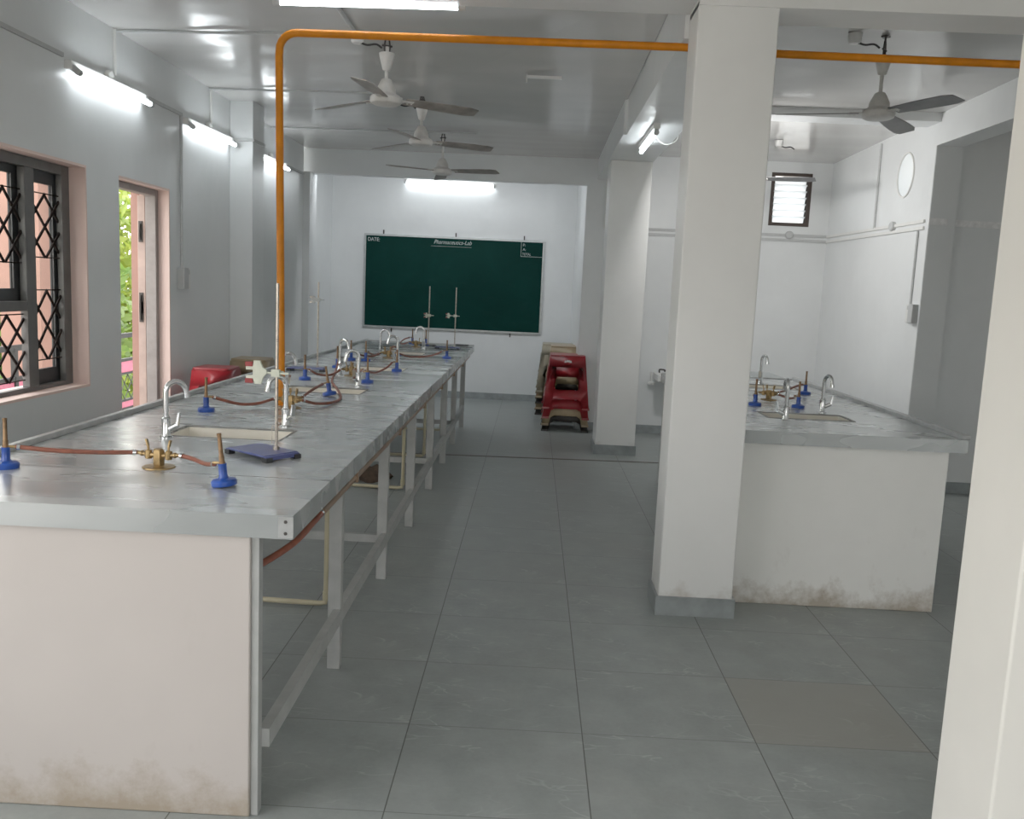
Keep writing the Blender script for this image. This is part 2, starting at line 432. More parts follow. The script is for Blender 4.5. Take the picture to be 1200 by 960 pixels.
struct(MB().box(-2.76, .51, 9.7, 9.80, 2.634, CZ).build('trim_8', 'wall'), 'beam above the chalkboard recess')
struct(MB().box(1.02, 3.088, 7.2, 7.45, 2.94, CZ).build('trim_9', 'wall'), 'cross beam in the right bay')
# ceilings (slightly uneven slabs)
def slab(name, c, th=.15, mat='ceiling', n=1):
    vs = [Vector(p) for p in c]
    m = MB(); m.add(vs + [v + Vector((0, 0, th)) for v in vs], [(3, 2, 1, 0), (4, 5, 6, 7), (0, 1, 5, 4), (1, 2, 6, 5), (2, 3, 7, 6), (3, 0, 4, 7)])
    return struct(m.build(name, mat))
slab('ceiling', [(-2.5, 4.345, 2.895), (.64, 4.345, 3.0), (.62, 9.7, 2.91), (-2.5, 9.7, 2.895)])
slab('ceiling_right_bay', [(1.02, 4.345, 3.05), (4.9, 4.345, 3.06), (4.9, 9.7, 2.963), (1.02, 9.7, 2.96)])
slab('ceiling_front', [(-2.5, -1.6, 2.95), (3.3, -1.6, 2.95), (3.3, 4.09, 2.95), (-2.5, 4.09, 2.95)], mat='wall')
slab('ceiling_recess', [(-2.73, 9.80, 2.95), (.51, 9.80, 2.95), (.51, 11.98, 2.95), (-2.73, 11.98, 2.95)])
# skirtings
struct(MB().box(-2.73, .51, 11.966, 11.98, 0, .09).build('baseboard_back', 'skirting'))
struct(MB().box(.51, 3.088, 9.686, 9.70, 0, .09).build('baseboard_right_bay', 'skirting'))
struct(MB().box(3.074, 3.088, 7.24, 9.686, 0, .09).build('baseboard_right', 'skirting'))
struct(MB().box(3.23, 4.8, 7.266, 7.28, 0, .09).build('baseboard_niche', 'skirting'))
struct(MB().box(-2.5, -2.486, -1.6, 5.35, 0, .09).build('baseboard_left', 'skirting'))
m = MB(); m.prism([(-.7, 7.845), (1.3, 7.955), (1.3, 7.985), (-.7, 7.875)], .0005, .004); m.prism([(-1.7, 7.79), (-.7, 7.845), (-.7, 7.875), (-1.7, 7.82)], .0005, .004)
struct(m.build('trim_10', 'channel'), 'narrow brown channel across the floor')

# ---- pink reveals
struct(MB().box(-2.76, -2.70, 6.086, 6.100, 0, 2.06).build('trim_13', 'pink_out'), 'outer pink reveal of the doorway')
struct(MB().box(-2.76, -2.652, 4.955, 4.970, .868, 2.064).build('trim_14', 'pink_out'), 'outer pink reveal of the window')
struct(MB().box(-2.70, -2.499, 6.088, 6.101, 0, 2.06).box(-2.70, -2.499, 5.36, 6.101, 2.06, 2.073).build('trim_11', 'pink'), 'pink plastered reveal of the doorway')
struct(MB().box(-2.652, -2.499, 4.958, 4.971, .868, 2.064).box(-2.76, -2.499, 3.25, 4.971, 2.064, 2.078).box(-2.76, -2.499, 3.25, 4.971, .854, .868).build('trim_12', 'pink'), 'pink plastered reveal of the window')

# ---------------------------------------------------------------- window with diamond grille
wx0, wx1 = -2.625, -2.59
win = thing('window_1', 'grey framed window with diamond grilles in the left wall', 'window', (-2.62, 4.11, .868), world=True); win['kind'] = 'structure'
m = MB()
m.box(wx0, wx1, 4.88, 4.958, .868, 2.064); m.box(wx0, wx1, 3.25, 3.33, .868, 2.064)
m.box(wx0, wx1, 3.33, 4.88, 2.012, 2.064); m.box(wx0, wx1, 3.33, 4.88, .868, .892)
for y in (4.515, 3.80): m.box(wx0, wx1 + .004, y, y + .088, .892, 2.012)
m.box(wx0, wx1 + .004, 3.888, 4.515, 1.287, 1.338); m.box(wx0, wx1 + .004, 3.33, 3.80, 1.287, 1.338)
m.build('window_frame', 'frame', win, bevel=.003)
def sash(y0, y1, z0, z1, b=.10):
    m = MB(); a, c = -2.650, -2.628
    m.box(a, c, y0, y0 + b, z0, z1); m.box(a, c, y1 - b, y1, z0, z1); m.box(a, c, y0 + b, y1 - b, z1 - b, z1); m.box(a, c, y0 + b, y1 - b, z0, z0 + b)
    f = m.build('sash', 'frame_dark', win)
    g = MB().box(-2.642, -2.636, y0 + b, y1 - b, z0 + b, z1 - b).build('pane', 'glass', f, off=win['_o'])
sash(4.56, 4.95, .87, 2.05); sash(3.85, 4.57, 1.30, 2.07); sash(3.26, 3.84, 1.30, 2.07)
def grille(y0, y1, zones, per=.168):
    m = MB(); xg = -2.612
    for z0, z1 in zones:
        for z in (z0, z1): m.tube([(xg, y0, z), (xg, y1, z)], .0035, 6)
        h = (z1 - z0) / 2; k0 = int((y0 - 1) / per) - 6
        mid = (y0 + y1) / 2
        for sgn in (1, -1):
            for k in range(-14, 15):
                ya = mid + k * per
                # line through (ya, z0) rising with slope h/per
                p, q = (ya, z0), (ya + sgn * 2 * per, z1)
                ts = []
                t0, t1 = 0.0, 1.0
                dy = q[0] - p[0]
                lo, hi = (y0 - p[0]) / dy, (y1 - p[0]) / dy
                if lo > hi: lo, hi = hi, lo
                t0, t1 = max(t0, lo), min(t1, hi)
                if t1 - t0 < .03: continue
                a = (p[0] + dy * t0, p[1] + (z1 - z0) * t0); b = (p[0] + dy * t1, p[1] + (z1 - z0) * t1)
                xo = xg + sgn * .003
                m.bar((xo, *a), (xo, *b), .006, .015, up=(0, b[1] - a[1], -(b[0] - a[0])))
    return m.build('grille', 'grille', win)
grille(4.603, 4.88, [(1.564, 1.897), (1.022, 1.393)])
grille(3.888, 4.515, [(1.53, 1.897), (.93, 1.27)]); grille(3.33, 3.80, [(1.53, 1.897), (.93, 1.27)])
m = MB(); m.box(-2.64, -2.60, 4.2, 4.515, 1.34, 1.345); 
# ---------------------------------------------------------------- doorway
door = thing('door_1', 'open doorway with a grey frame in the left wall', 'door', (-2.63, 6.08, 0), world=True); door['kind'] = 'structure'
m = MB(); m.box(-2.645, -2.572, 6.045, 6.088, 0, 2.06); m.box(-2.645, -2.572, 5.36, 6.045, 2.018, 2.06)
m.build('door_frame', 'door_frame', door, bevel=.004)
m = MB().box(-2.70, -2.648, 6.05, 6.087, 0, 2.02).build('door_leaf', 'door_leaf', door, bevel=.003)
for z in (1.78, 1.30, 1.24):
    h = MB(); h.box(-2.69, -2.664, 6.042, 6.05, z - .07, z + .07); h.tube([(-2.677, 6.036, z - .055), (-2.677, 6.030, z), (-2.677, 6.036, z + .055)], .006, 6)
    h.build('latch', 'dark_metal', m, off=door['_o'])

# ---------------------------------------------------------------- outside: balcony, railing, trees
struct(MB().box(-4.0, -2.76, -1.6, 14, -.14, -.02).build('balcony_floor', 'balcony'))
for (x, y, s, lab) in ((-3.72, 6.55, .30, 'pink balcony pillar seen through the right window light'), (-3.70, 3.2, .28, 'pink balcony pillar outside the near end of the window')):
    struct(MB().box(x - s / 2, x + s / 2, y - s / 2, y + s / 2, -.02, 3.3).build('balcony_column', 'pink_out'), lab)
rl = thing('balcony_railing', 'black balcony railing with pink bands and wire lattice outside the doorway', 'railing', (-3.6, 7, -.02), world=True)
m = MB()
for z, h in ((.945, .04), (.73, .025), (.61, .018), (.37, .018), (.295, .02)): m.bar((-3.6, 1.5, z), (-3.6, 13, z), .03, h)
m.build('rail_bars', 'rail', rl)
for y in [1.5 + 1.15 * i for i in range(11)]:
    MB().bar((-3.6, y, -.02), (-3.6, y, .945), .035, .035).build('post', 'rail', rl)
for z0, z1 in ((.62, .715), (.305, .36)): MB().box(-3.605, -3.595, 1.5, 13, z0, z1).build('pink_band', 'pink_panel', rl)
m = MB()
for k in range(90):
    y = 1.4 + k * .13
    for sg in (1, -1): m.bar((-3.6, y, .38), (-3.6, y + sg * .2, .6), .006, .006)
m.build('lattice', 'rail', rl)
def tree(x, y, h, r, n, mat, label):
    t = thing('tree', label, 'tree', (x, y, -2.5), world=True, group=None)
    MB().tube([(x, y, -2.5), (x + .1, y + .1, 0), (x, y, h - r)], [.16, .12, .05], 8).build('trunk', 'bark', t)
    m = MB()
    cl = [(Vector((x, y, h - r)) + Vector((random.gauss(0, .45) * r, random.gauss(0, .55) * r, random.gauss(0, .55) * r)), r * random.uniform(.3, .55)) for _ in range(16)]
    for i in range(n):
        c, rr = random.choice(cl)
        d = Vector((random.gauss(0, 1), random.gauss(0, 1), random.gauss(0, 1))).normalized() * rr * random.random() ** .4
        p = c + d; a = Vector((random.gauss(0, 1), random.gauss(0, 1), random.gauss(0, .7))).normalized(); b = a.orthogonal().normalized()
        b = (Matrix.Rotation(random.uniform(0, 6.28), 3, a) @ b); s_ = random.uniform(.07, .14)
        m.add([p - a * s_, p + b * s_ * .45, p + a * s_, p - b * s_ * .45], [(0, 1, 2, 3)])
    m.build('foliage', mat, t)
tree(-6.4, 9.6, 2.6, 2.1, 9000, 'leaf2', 'leafy green tree beyond the railing, seen through the window')
tree(-6.9, 15.2, 2.8, 2.3, 11000, 'leaf', 'bright yellow green tree beyond the railing, seen through the doorway')
tree(-7.2, 4.6, 2.6, 2.0, 8000, 'leaf', 'yellow green tree at the left of the window view')

tree(-9.2, 12.0, 3.2, 2.6, 12000, 'leaf2', 'taller green tree farther back between the other trees')
# ---------------------------------------------------------------- louvre window
lv = thing('window_2', 'small brown framed louvre window high in the right bay wall', 'window', (2.665, 9.75, 2.297), world=True); lv['kind'] = 'structure'
m = MB(); a, b = 9.70, 9.76
m.box(2.45, 2.485, a, b, 2.297, 2.85); m.box(2.84, 2.88, a, b, 2.297, 2.85); m.box(2.485, 2.84, a, b, 2.815, 2.85); m.box(2.485, 2.84, a, b, 2.297, 2.335)
m.build('window_frame', 'louvre_frame', lv, bevel=.003)
for k in range(7):
    z = 2.372 + k * .066
    o = MB().obox((2.6625, 9.735, z), (.352, .006, .072), (.55, 0, 0)).build('louvre_slat', 'slat', lv)
for x in (2.489, 2.836): MB().box(x - .006, x + .006, 9.722, 9.748, 2.335, 2.815).build('louvre_clip', 'dark_metal', lv)
struct(MB().lathe([(0, 0), (ry - .002, 0), (ry - .002, .006), (0, .006)], (3.093, hy, hz), 40, mat=Matrix(((0, 0, -1), (0, 1, 0), (rz_ / ry, 0, 0)))).build('window_4', 'slat'), 'white round pane in the vent opening high in the right wall')
vent = struct(MB().lathe([(ry + .0, 0), (ry + .012, 0), (ry + .012, .012), (ry, .012), (ry, 0)], (3.088, hy, hz), 40, mat=Matrix(((0, 0, -1), (0, 1, 0), (rz_ / ry, 0, 0))), caps=False).build('window_3', 'white_plastic'), 'round vent opening high in the right wall')

# ---------------------------------------------------------------- benches
ZT = .885; TH = .065
def sink(x0, x1, y0, y1, label, group=None):
    c = ((x0 + x1) / 2, (y0 + y1) / 2, ZT)
    t = thing('sink', label, 'sink', c, world=True)
    m = MB(); d = .19; th = .008; e = .004
    x0, x1, y0, y1 = x0 + e, x1 - e, y0 + e, y1 - e; zt = ZT - .004
    m.box(x0, x0 + th, y0, y1, zt - d, zt); m.box(x1 - th, x1, y0, y1, zt - d, zt)
    m.box(x0 + th, x1 - th, y0, y0 + th, zt - d, zt); m.box(x0 + th, x1 - th, y1 - th, y1, zt - d, zt)
    m.box(x0 + th, x1 - th, y0 + th, y1 - th, zt - d, zt - d + th)
    m.build('basin', 'sink', t)
    r = .007; m = MB(); h = .0022; e2 = .006
    X0, X1, Y0, Y1 = x0 - e - e2, x1 + e + e2, y0 - e - e2, y1 + e + e2
    m.box(X0, X1, Y1 - e2 - .010, Y1, ZT, ZT + h); m.box(X0, X1, Y0, Y0 + e2 + .002, ZT, ZT + h)
    m.box(X0, X0 + e2 + .002, Y0 + e2 + .002, Y1 - e2 - .010, ZT, ZT + h); m.box(X1 - e2 - .002, X1, Y0 + e2 + .002, Y1 - e2 - .010, ZT, ZT + h)
    m.build('rim', 'sink_rim', t)
    MB().lathe([(.0, 0), (.022, 0), (.022, .003), (0, .003)], ((x0 + x1) / 2, (y0 + y1) / 2, zt - d + th), 16).build('drain', 'chrome', t)
    return t

def bench(label, x0, x1, y0, y1, holes, curb_x, legs_y, endx, endy, cutout=None, mat='alu', wall='end_wall'):
    t = thing('lab_bench', label, 'lab bench', ((x0 + x1) / 2, y0, 0), world=True)
    xs = sorted(set([x0, x1] + [h[0] for h in holes] + [h[1] for h in holes] + ([cutout[0]] if cutout else [])))
    ys = sorted(set([y0, y1] + [h[2] for h in holes] + [h[3] for h in holes] + ([cutout[1]] if cutout else [])))
    H = set()
    for i in range(len(xs) - 1):
        for j in range(len(ys) - 1):
            mx, my = (xs[i] + xs[i + 1]) / 2, (ys[j] + ys[j + 1]) / 2
            if any(h[0] < mx < h[1] and h[2] < my < h[3] for h in holes): H.add((i, j))
            if cutout and mx < cutout[0] and my < cutout[1]: H.add((i, j))
    top = MB().cells(xs, ys, H, ZT - TH, ZT).build('bench_top', mat, t, weld=True)
    c0, c1 = curb_x
    m = MB(); m.box(c0, c1, y0 + .012, y1, ZT, ZT + .022); m.box(min(x0, c0), x1, y1 - .018, y1, ZT, ZT + .010)
    m.build('edge_lip', 'alu_edge', t, bevel=.003)
    e = MB().box(endx[0], endx[1], endy[0], endy[1], 0, ZT - TH).build('end_wall', wall, t, bevel=.004)
    for y in legs_y:
        for x in ((x1 - .122, x1 - .080), (x0 + .03, x0 + .07)):
            MB().box(x[0] - .008, x[1], y - .042, y, 0, ZT - TH).build('leg', 'steel_paint', t, bevel=.002)
    for x in ((x1 - .108, x1 - .077), (x0 + .02, x0 + .045)):
        MB().box(x[0], x[1], endy[1], y1 - .08, .19, .245).build('lower_rail', 'steel_paint', t)
    for y in legs_y[1::2]:
        MB().box(x0 + .05, x1 - .11, y - .03, y - .005, .19, .23).build('cross_rail', 'steel_paint', t)
    return t

SA = [(-1.42, -.965, 3.385, 3.635), (-1.41, -.95, 4.92, 5.18), (-1.36, -.92, 6.31, 6.60), (-1.33, -.97, 7.88, 8.22)]
legsA = [3.35, 4.44, 5.46, 6.51, 7.50, 8.44, 9.48]
bA = bench('long aluminium topped island bench on the left with a plastered end wall', -1.77, -.615, 2.30, 9.52, SA, (-1.785, -1.758), legsA, (-1.72, -.735), (2.315, 2.36))
MB().box(-.7345, -.7130, 2.325, 2.360, 0, ZT - TH).build('leg', 'steel_paint', bA, bevel=.002)
m = MB().box(-.655, -.6145, 2.2985, 2.30, ZT - TH + .004, ZT - .004).build('corner_plate', 'alu_edge', bA)
for z in (.836, .868): MB().lathe([(.005, 0), (.004, .003), (0, .004)], (-.635, 2.2985, z), 10, mat=Matrix.Rotation(PI / 2, 3, 'X')).build('rivet', 'dark_metal', m, off=bA['_o'])
for s_, lab in zip(SA, ('cream sink set in the left bench top, nearest the camera', 'cream sink second from the front of the left bench', 'cream sink third from the front of the left bench', 'cream sink at the far end of the left bench')): sink(*s_, lab)

SB = [(1.295, 1.755, 4.775, 5.01), (1.47, 1.93, 6.36, 6.63)]
bB = bench('aluminium topped bench behind the pillar on the right with a plastered end wall', 1.055, 2.13, 4.285, 7.17, SB, (2.105, 2.145), [5.3, 6.2, 7.13], (1.03, 2.066), (4.325, 4.40), wall='end_wall_b')
for s_, lab in zip(SB, ('cream sink near the front of the right bench', 'cream sink near the far end of the right bench')): sink(*s_, lab)
# wash basin on the end wall
t = thing('wash_basin', 'white wash basin on the end wall, just visible between the two pillars', 'basin', (1.6, 9.5, .55), world=True)
m = MB(); m.box(1.345, 1.375, 9.32, 9.70, .605, .675); m.box(1.825, 1.855, 9.32, 9.70, .605, .675); m.box(1.375, 1.825, 9.32, 9.35, .605, .675); m.box(1.375, 1.825, 9.62, 9.70, .605, .675); m.box(1.375, 1.825, 9.35, 9.62, .605, .62)
m.build('bowl', 'white_plastic', t, bevel=.012)
MB().tube([(1.40, 9.65, .675), (1.40, 9.65, .71), (1.44, 9.55, .715), (1.44, 9.55, .70)], .009, 8, sub=3).build('faucet', 'dark_metal', t)
MB().tube([(1.315, 9.66, .68), (1.315, 9.66, .575), (1.325, 9.655, .555), (1.36, 9.65, .56)], .010, 8, sub=3).lathe([(0, -.012), (.034, -.008), (.036, .012), (.016, .03), (0, .03)], (1.315, 9.655, .55), 14).build('waste_trap', 'white_plastic', t)
# stone counter behind the right bench
t = thing('wash_counter', 'grey stone counter beyond the far end of the right bench', 'counter', (1.72, 7.5, 0), world=True)
MB().box(1.36, 2.09, 7.24, 7.80, .845, .885).build('counter_top', 'skirting', t, bevel=.004)
for x in (1.45, 1.96): MB().box(x, x + .05, 7.30, 7.75, 0, .845).build('support', 'column', t)

# ---------------------------------------------------------------- faucets
def faucet(x, y, spout, handle, label, h=.215, reach=.075):
    t = thing('swan_neck_tap', label, 'tap', (x, y, ZT))
    m = MB(); m.lathe([(0, 0), (.026, 0), (.026, .004), (.018, .007), (.0165, .010), (.0165, .075), (.0125, .080), (.0125, .084), (0, .084)], n=20)
    m.build('body', 'chrome', t)
    c, s = math.cos(spout), math.sin(spout); r = reach / 2; zc = h - r
    pts = [(0, 0, .07), (0, 0, zc - .03)]
    for k in range(0, 9):
        a = PI - PI * .92 * k / 8
        q = r + r * math.cos(a); pts.append((q * c, q * s, zc + r * math.sin(a)))
    a_end = pts[-1]; pts.append((a_end[0] + .004 * c, a_end[1] + .004 * s, a_end[2] - .022))
    sp = MB().tube(pts, .0105, 12, sub=2).build('spout', 'chrome', t)
    MB().tube([(a_end[0] + .004 * c, a_end[1] + .004 * s, a_end[2] - .018), (a_end[0] + .006 * c, a_end[1] + .006 * s, a_end[2] - .034)], .0125, 12).build('aerator', 'chrome', sp)
    c, s = math.cos(handle), math.sin(handle)
    m = MB(); m.tube([(.012 * c, .012 * s, .034), (.046 * c, .046 * s, .052)], .0115, 10)
    m.bar((.043 * c, .043 * s, .045), (.052 * c, .052 * s, .100), .020, .007, up=(c, s, 0))
    m.build('lever_handle', 'chrome', t)
    return t
D = math.radians
faucet(-1.39, 3.345, D(40), D(0), 'chrome swan neck tap at the near left corner of the nearest left bench sink')
faucet(-1.035, 3.73, D(215), D(-35), 'chrome tap behind the right end of the nearest sink, by the orange pipe')
faucet(-1.38, 4.885, D(30), D(-20), 'chrome tap left of the second left bench sink, just past the orange pipe')
faucet(-1.035, 5.31, D(205), D(-110), 'chrome swan neck tap behind the right end of the second left bench sink')
faucet(-1.355, 6.27, D(-30), D(-60), 'chrome swan neck tap at the left of the third left bench sink')
faucet(-1.05, 6.95, D(200), D(-120), 'chrome swan neck tap behind the right end of the third left bench sink')
faucet(-1.33, 7.80, D(0), D(-70), 'chrome swan neck tap at the left of the farthest left bench sink')
faucet(-1.05, 8.62, D(190), D(-80), 'chrome swan neck tap behind the farthest left bench sink, below the chalkboard')
faucet(1.36, 4.69, D(85), D(185), 'chrome tap in front of the near sink on the right bench')
faucet(1.69, 5.12, D(-75), D(-10), 'chrome swan neck tap behind the right end of the near sink on the right bench')
faucet(1.735, 6.72, D(-72), D(-110), 'chrome swan neck tap behind the far sink on the right bench, next to the pillar')

# ---------------------------------------------------------------- gas turrets
def turret(x, y, rz, outs, label):
    t = thing('gas_turret', label, 'gas tap', (x, y, ZT), rz)
    MB().lathe([(0, 0), (.052, 0), (.050, .004), (.024, .008), (0, .008)], n=22).build('base_flange', 'brass', t)
    m = MB(); m.lathe([(0, .006), (.017, .006), (.019, .012), (.019, .056), (.014, .062), (0, .063)], n=6); m.build('tower', 'brass', t)
    for a in outs:
        c, s = math.cos(a), math.sin(a)
        def P(r, z): return (r * c, r * s, z)
        m = MB(); m.tube([P(.014, .040), P(.075, .045)], [.0085, .006], 10); m.lathe([(0, -.016), (.011, -.014), (.012, .0), (.011, .014), (0, .016)], P(.035, .042), 10)
        m.tube([P(.055, .0435), P(.060, .044)], .0095, 10)
        o = m.build('outlet', 'brass', t)
        m = MB(); m.tube([P(.035, .055), P(.036, .074)], .004, 8); m.bar(P(.036, .070), P(.042, .092), .011, .005, up=(c, s, 0))
        m.build('tap_lever', 'brass', o)
    return t
turret(-1.195, 2.815, D(0), [D(175), D(-8)], 'brass gas tap with two outlets at the front of the left bench')
turret(-1.165, 4.29, D(0), [D(185), D(60), D(110), D(-30)], 'brass gas tap beside the foot of the orange pipe')
turret(-1.195, 5.90, D(0), [D(205), D(-70), D(-10), D(110)], 'brass gas tap third from the front of the left bench')
turret(-1.20, 7.45, D(0), [D(150), D(190), D(0), D(80)], 'brass gas tap fourth from the front of the left bench')
turret(-1.165, 8.93, D(0), [D(160), D(-20)], 'brass gas tap at the far end of the left bench')
turret(1.52, 5.64, D(0), [D(170), D(-60), D(30), D(100)], 'brass gas tap between the burners on the right bench')

# ---------------------------------------------------------------- bunsen burners
def burner_proto():
    t = thing('bunsen_burner', 'x', 'burner', (0, 0, ZT))
    MB().lathe([(0, 0), (.037, 0), (.038, .004), (.038, .013), (.034, .018), (.016, .022), (.0125, .028), (.0125, .062), (.0135, .066), (0, .066)], n=24).build('base', 'blue', t)
    MB().lathe([(.0095, .064), (.0095, .072), (.0082, .073), (.0082, .088), (.0068, .090), (.0062, .150), (.0070, .151), (.0070, .158), (.0052, .158), (.0052, .10)], n=16).build('barrel', 'brown_brass', t)
    MB().tube([(.008, 0, .068), (.030, 0, .068)], .0045, 8).build('gas_inlet', 'brass', t)
    return t
bp = burner_proto()
burn = [  # x, y, inlet angle, (tilt, direction), label
    (-1.63, 2.70, D(10), None, 'blue based bunsen burner at the left edge of the view, front of the left bench'),
    (-.905, 2.60, D(165), (-6, 'y'), 'blue based bunsen burner nearest the front right corner of the left bench'),
    (-1.495, 4.05, D(0), None, 'blue based bunsen burner on its own left of the orange pipe'),
    (-1.09, 4.80, D(200), (-9, 'y'), 'tilted bunsen burner ringed by a loop of hose, right of the orange pipe'),
    (-1.415, 5.53, D(-20), None, 'bunsen burner in front of the blue stand plate by the left edge of the bench'),
    (-1.40, 6.39, D(-60), None, 'bunsen burner left of the third tap, fed by the long hose'),
    (-1.02, 5.53, D(150), None, 'bunsen burner in front of the third gas tap, right of the second sink tap'),
    (-1.44, 7.07, D(10), None, 'bunsen burner half hidden behind the third sink left tap'),
    (-1.32, 7.06, D(60), None, 'bunsen burner just left of the fourth gas tap, behind the second sink tap'),
    (-.957, 6.32, D(185), None, 'bunsen burner in front of the third sink right tap'),
    (-.73, 7.67, D(190), None, 'bunsen burner farthest right on the far part of the left bench'),
    (-1.255, 9.33, D(200), None, 'bunsen burner at the far end of the left bench below the chalkboard'),
    (-1.17, 7.72, D(120), None, 'bunsen burner half hidden behind the third sink right tap and the fourth gas tap'),
    (-1.10, 9.22, D(180), None, 'bunsen burner hidden behind the farthest tap of the left bench'),
    (1.352, 5.31, D(60), None, 'bunsen burner beside the pillar on the right bench'),
    (1.60, 5.28, D(120), None, 'bunsen burner between the two near taps of the right bench'),
    (1.885, 6.09, D(215), None, 'bunsen burner farthest right, beside the lip of the right bench'),
]
for i, (x, y, a, tl, lab) in enumerate(burn):
    o = bp if i == 0 else dup(bp, lab)
    o['label'] = lab
    if tl: o.rotation_euler = Euler((0, D(tl[0]), 0)); o.rotation_euler = (Matrix.Rotation(D(tl[0]), 3, 'Y') @ Matrix.Rotation(a, 3, 'Z')).to_euler(); dz = .0375 * math.sin(abs(D(tl[0])))
    else: o.rotation_euler = (0, 0, a); dz = 0
    o.location = (x, y, ZT + dz)

# ---------------------------------------------------------------- rubber hoses
def hose(pts, label, r=.0072, tips=True):
    o = MB().tube(pts, r, 10, sub=6).build('rubber_hose', 'rubber', off=pts[0])
    tag(o, label, 'hose')
    for p, q in ((pts[0], pts[1]), (pts[-1], pts[-2])) if tips else ():
        p, q = Vector(p), Vector(q); d = (q - p).normalized()
        MB().tube([p + d * .004, p + d * .014], r + .0022, 10).build('hose_clip', 'chrome', o, off=pts[0])
    return o
zi = ZT + .068
hose([(-1.60, 2.705, zi), (-1.50, 2.725, .943), (-1.38, 2.765, .935), (-1.268, 2.82, .930)], 'straight red brown hose from the leftmost burner to the front gas tap')
hose([(-1.122, 2.804, .930), (-1.075, 2.785, .926), (-1.005, 2.715, .926), (-.938, 2.606, .950)], 'short sagging hose from the front gas tap to the near right burner')
hose([(-1.466, 4.05, zi), (-1.42, 4.08, .935), (-1.37, 4.16, .910), (-1.31, 4.22, .908), (-1.238, 4.284, .929)], 'wavy red hose from the lone left burner to the gas tap by the orange pipe')
hose([(-1.10, 4.253, .930), (-1.05, 4.34, .905), (-1.0, 4.50, .894), (-1.005, 4.68, .893), (-1.065, 4.92, .893), (-1.135, 5.15, .893), (-1.225, 5.45, .893), (-1.31, 5.9, .895), (-1.36, 6.2, .915), (-1.386, 6.362, zi)], 'longest hose, looping round the tilted burner and away along the left bench')
hose([(-1.127, 4.355, .930), (-1.12, 4.47, .945), (-1.118, 4.60, .952), (-1.125, 4.78, .951)], 'brown hose rising from the orange pipe gas tap to the tilted burner')
hose([(-1.386, 5.52, zi), (-1.36, 5.62, .915), (-1.32, 5.74, .897), (-1.28, 5.82, .910), (-1.263, 5.868, .929)], 'hose from the burner by the blue stand plate to the third gas tap')
hose([(-1.169, 5.83, .930), (-1.13, 5.74, .936), (-1.08, 5.62, .948), (-1.046, 5.545, zi)], 'short hose from the third gas tap to the burner in front of it')
hose([(-1.121, 5.887, .930), (-1.07, 6.05, .897), (-1.02, 6.22, .915), (-.986, 6.318, zi)], 'hose curving from the third gas tap right to the burner before the third right tap')
hose([(-1.411, 7.075, zi), (-1.38, 7.22, .915), (-1.32, 7.40, .897), (-1.274, 7.437, .929)], 'hose from the half hidden burner to the fourth gas tap, the left one of two')
hose([(-1.305, 7.086, zi), (-1.29, 7.25, .920), (-1.28, 7.42, .912), (-1.265, 7.487, .929)], 'hose from the burner nearest the fourth gas tap, the right one of two')
hose([(-1.187, 7.524, .930), (-1.205, 7.60, .950), (-1.20, 7.70, .965), (-1.185, 7.746, zi)], 'short arched hose standing up behind the fourth gas tap')
hose([(-1.126, 7.45, .930), (-1.04, 7.56, .895), (-.91, 7.67, .894), (-.82, 7.66, .920), (-.760, 7.665, zi)], 'long hose from the fourth gas tap across to the farthest right burner')
hose([(-1.283, 9.32, zi), (-1.33, 9.24, .935), (-1.35, 9.12, .905), (-1.30, 9.0, .905), (-1.235, 8.956, .930)], 'looped hose at the far end of the left bench below the chalkboard')
hose([(1.366, 5.337, zi), (1.39, 5.45, .925), (1.41, 5.58, .915), (1.446, 5.653, .930)], 'hose from the burner beside the pillar to the right bench gas tap')
hose([(1.557, 5.575, .930), (1.595, 5.48, .920), (1.60, 5.38, .932), (1.585, 5.306, zi)], 'hose from the right bench gas tap to the burner between the near taps')
hose([(1.585, 5.677, .930), (1.66, 5.78, .935), (1.78, 5.96, .948), (1.861, 6.073, zi)], 'hose from the right bench gas tap to the burner beside the lip')

# ---------------------------------------------------------------- retort stands and clamps
def stand(x, y, ang, w, d, rod, label, feet=True, mat='blue_plate', hrod=.61):
    t = thing('retort_stand', label, 'stand', (x, y, ZT), ang)
    m = MB(); z0 = .012
    m.box(-w / 2, w / 2, -d / 2, d / 2, z0 + .004, z0 + .012)
    for sx in (-1, 1): m.prism([(sx * w / 2 - sx * .002, -d / 2), (sx * w / 2 + sx * .010, -d / 2), (sx * w / 2 + sx * .010, d / 2), (sx * w / 2 - sx * .002, d / 2)], z0 - .006, z0 + .009)
    m.build('base_plate', mat, t, bevel=.002)
    for sx in (-1, 1):
        for sy in (-1, 1): MB().box(sx * (w / 2 + .002) - .013, sx * (w / 2 + .002) + .013, sy * (d / 2 - .012) - .013, sy * (d / 2 - .012) + .013, 0, z0 + .004).build('foot', 'black', t)
    m = MB(); m.tube([(rod[0], rod[1], z0 + .01), (rod[0], rod[1], hrod)], .0056, 12); m.lathe([(0, z0 + .01), (.012, z0 + .01), (.012, z0 + .022), (0, z0 + .024)], (rod[0], rod[1], 0), 10)
    m.build('rod', 'rod', t)
    return t
s1 = stand(-.937, 3.085, D(-36), .21, .145, (.035, .012 + .02), 'blue plate retort stand nearest the camera on the left bench')
def rodpos(x, y, ang, r): return (x + r[0] * math.cos(ang) - r[1] * math.sin(ang), y + r[0] * math.sin(ang) + r[1] * math.cos(ang))
r1 = rodpos(-.937, 3.085, D(-36), (.035, .032))
stand(-1.545, 6.09, D(0), .225, .13, (.062, .045), 'blue plate retort stand by the left edge of the left bench')
stand(-.83, 8.80, D(-3), .215, .13, (.06, .04), 'blue plate retort stand right of the farthest tap on the left bench')
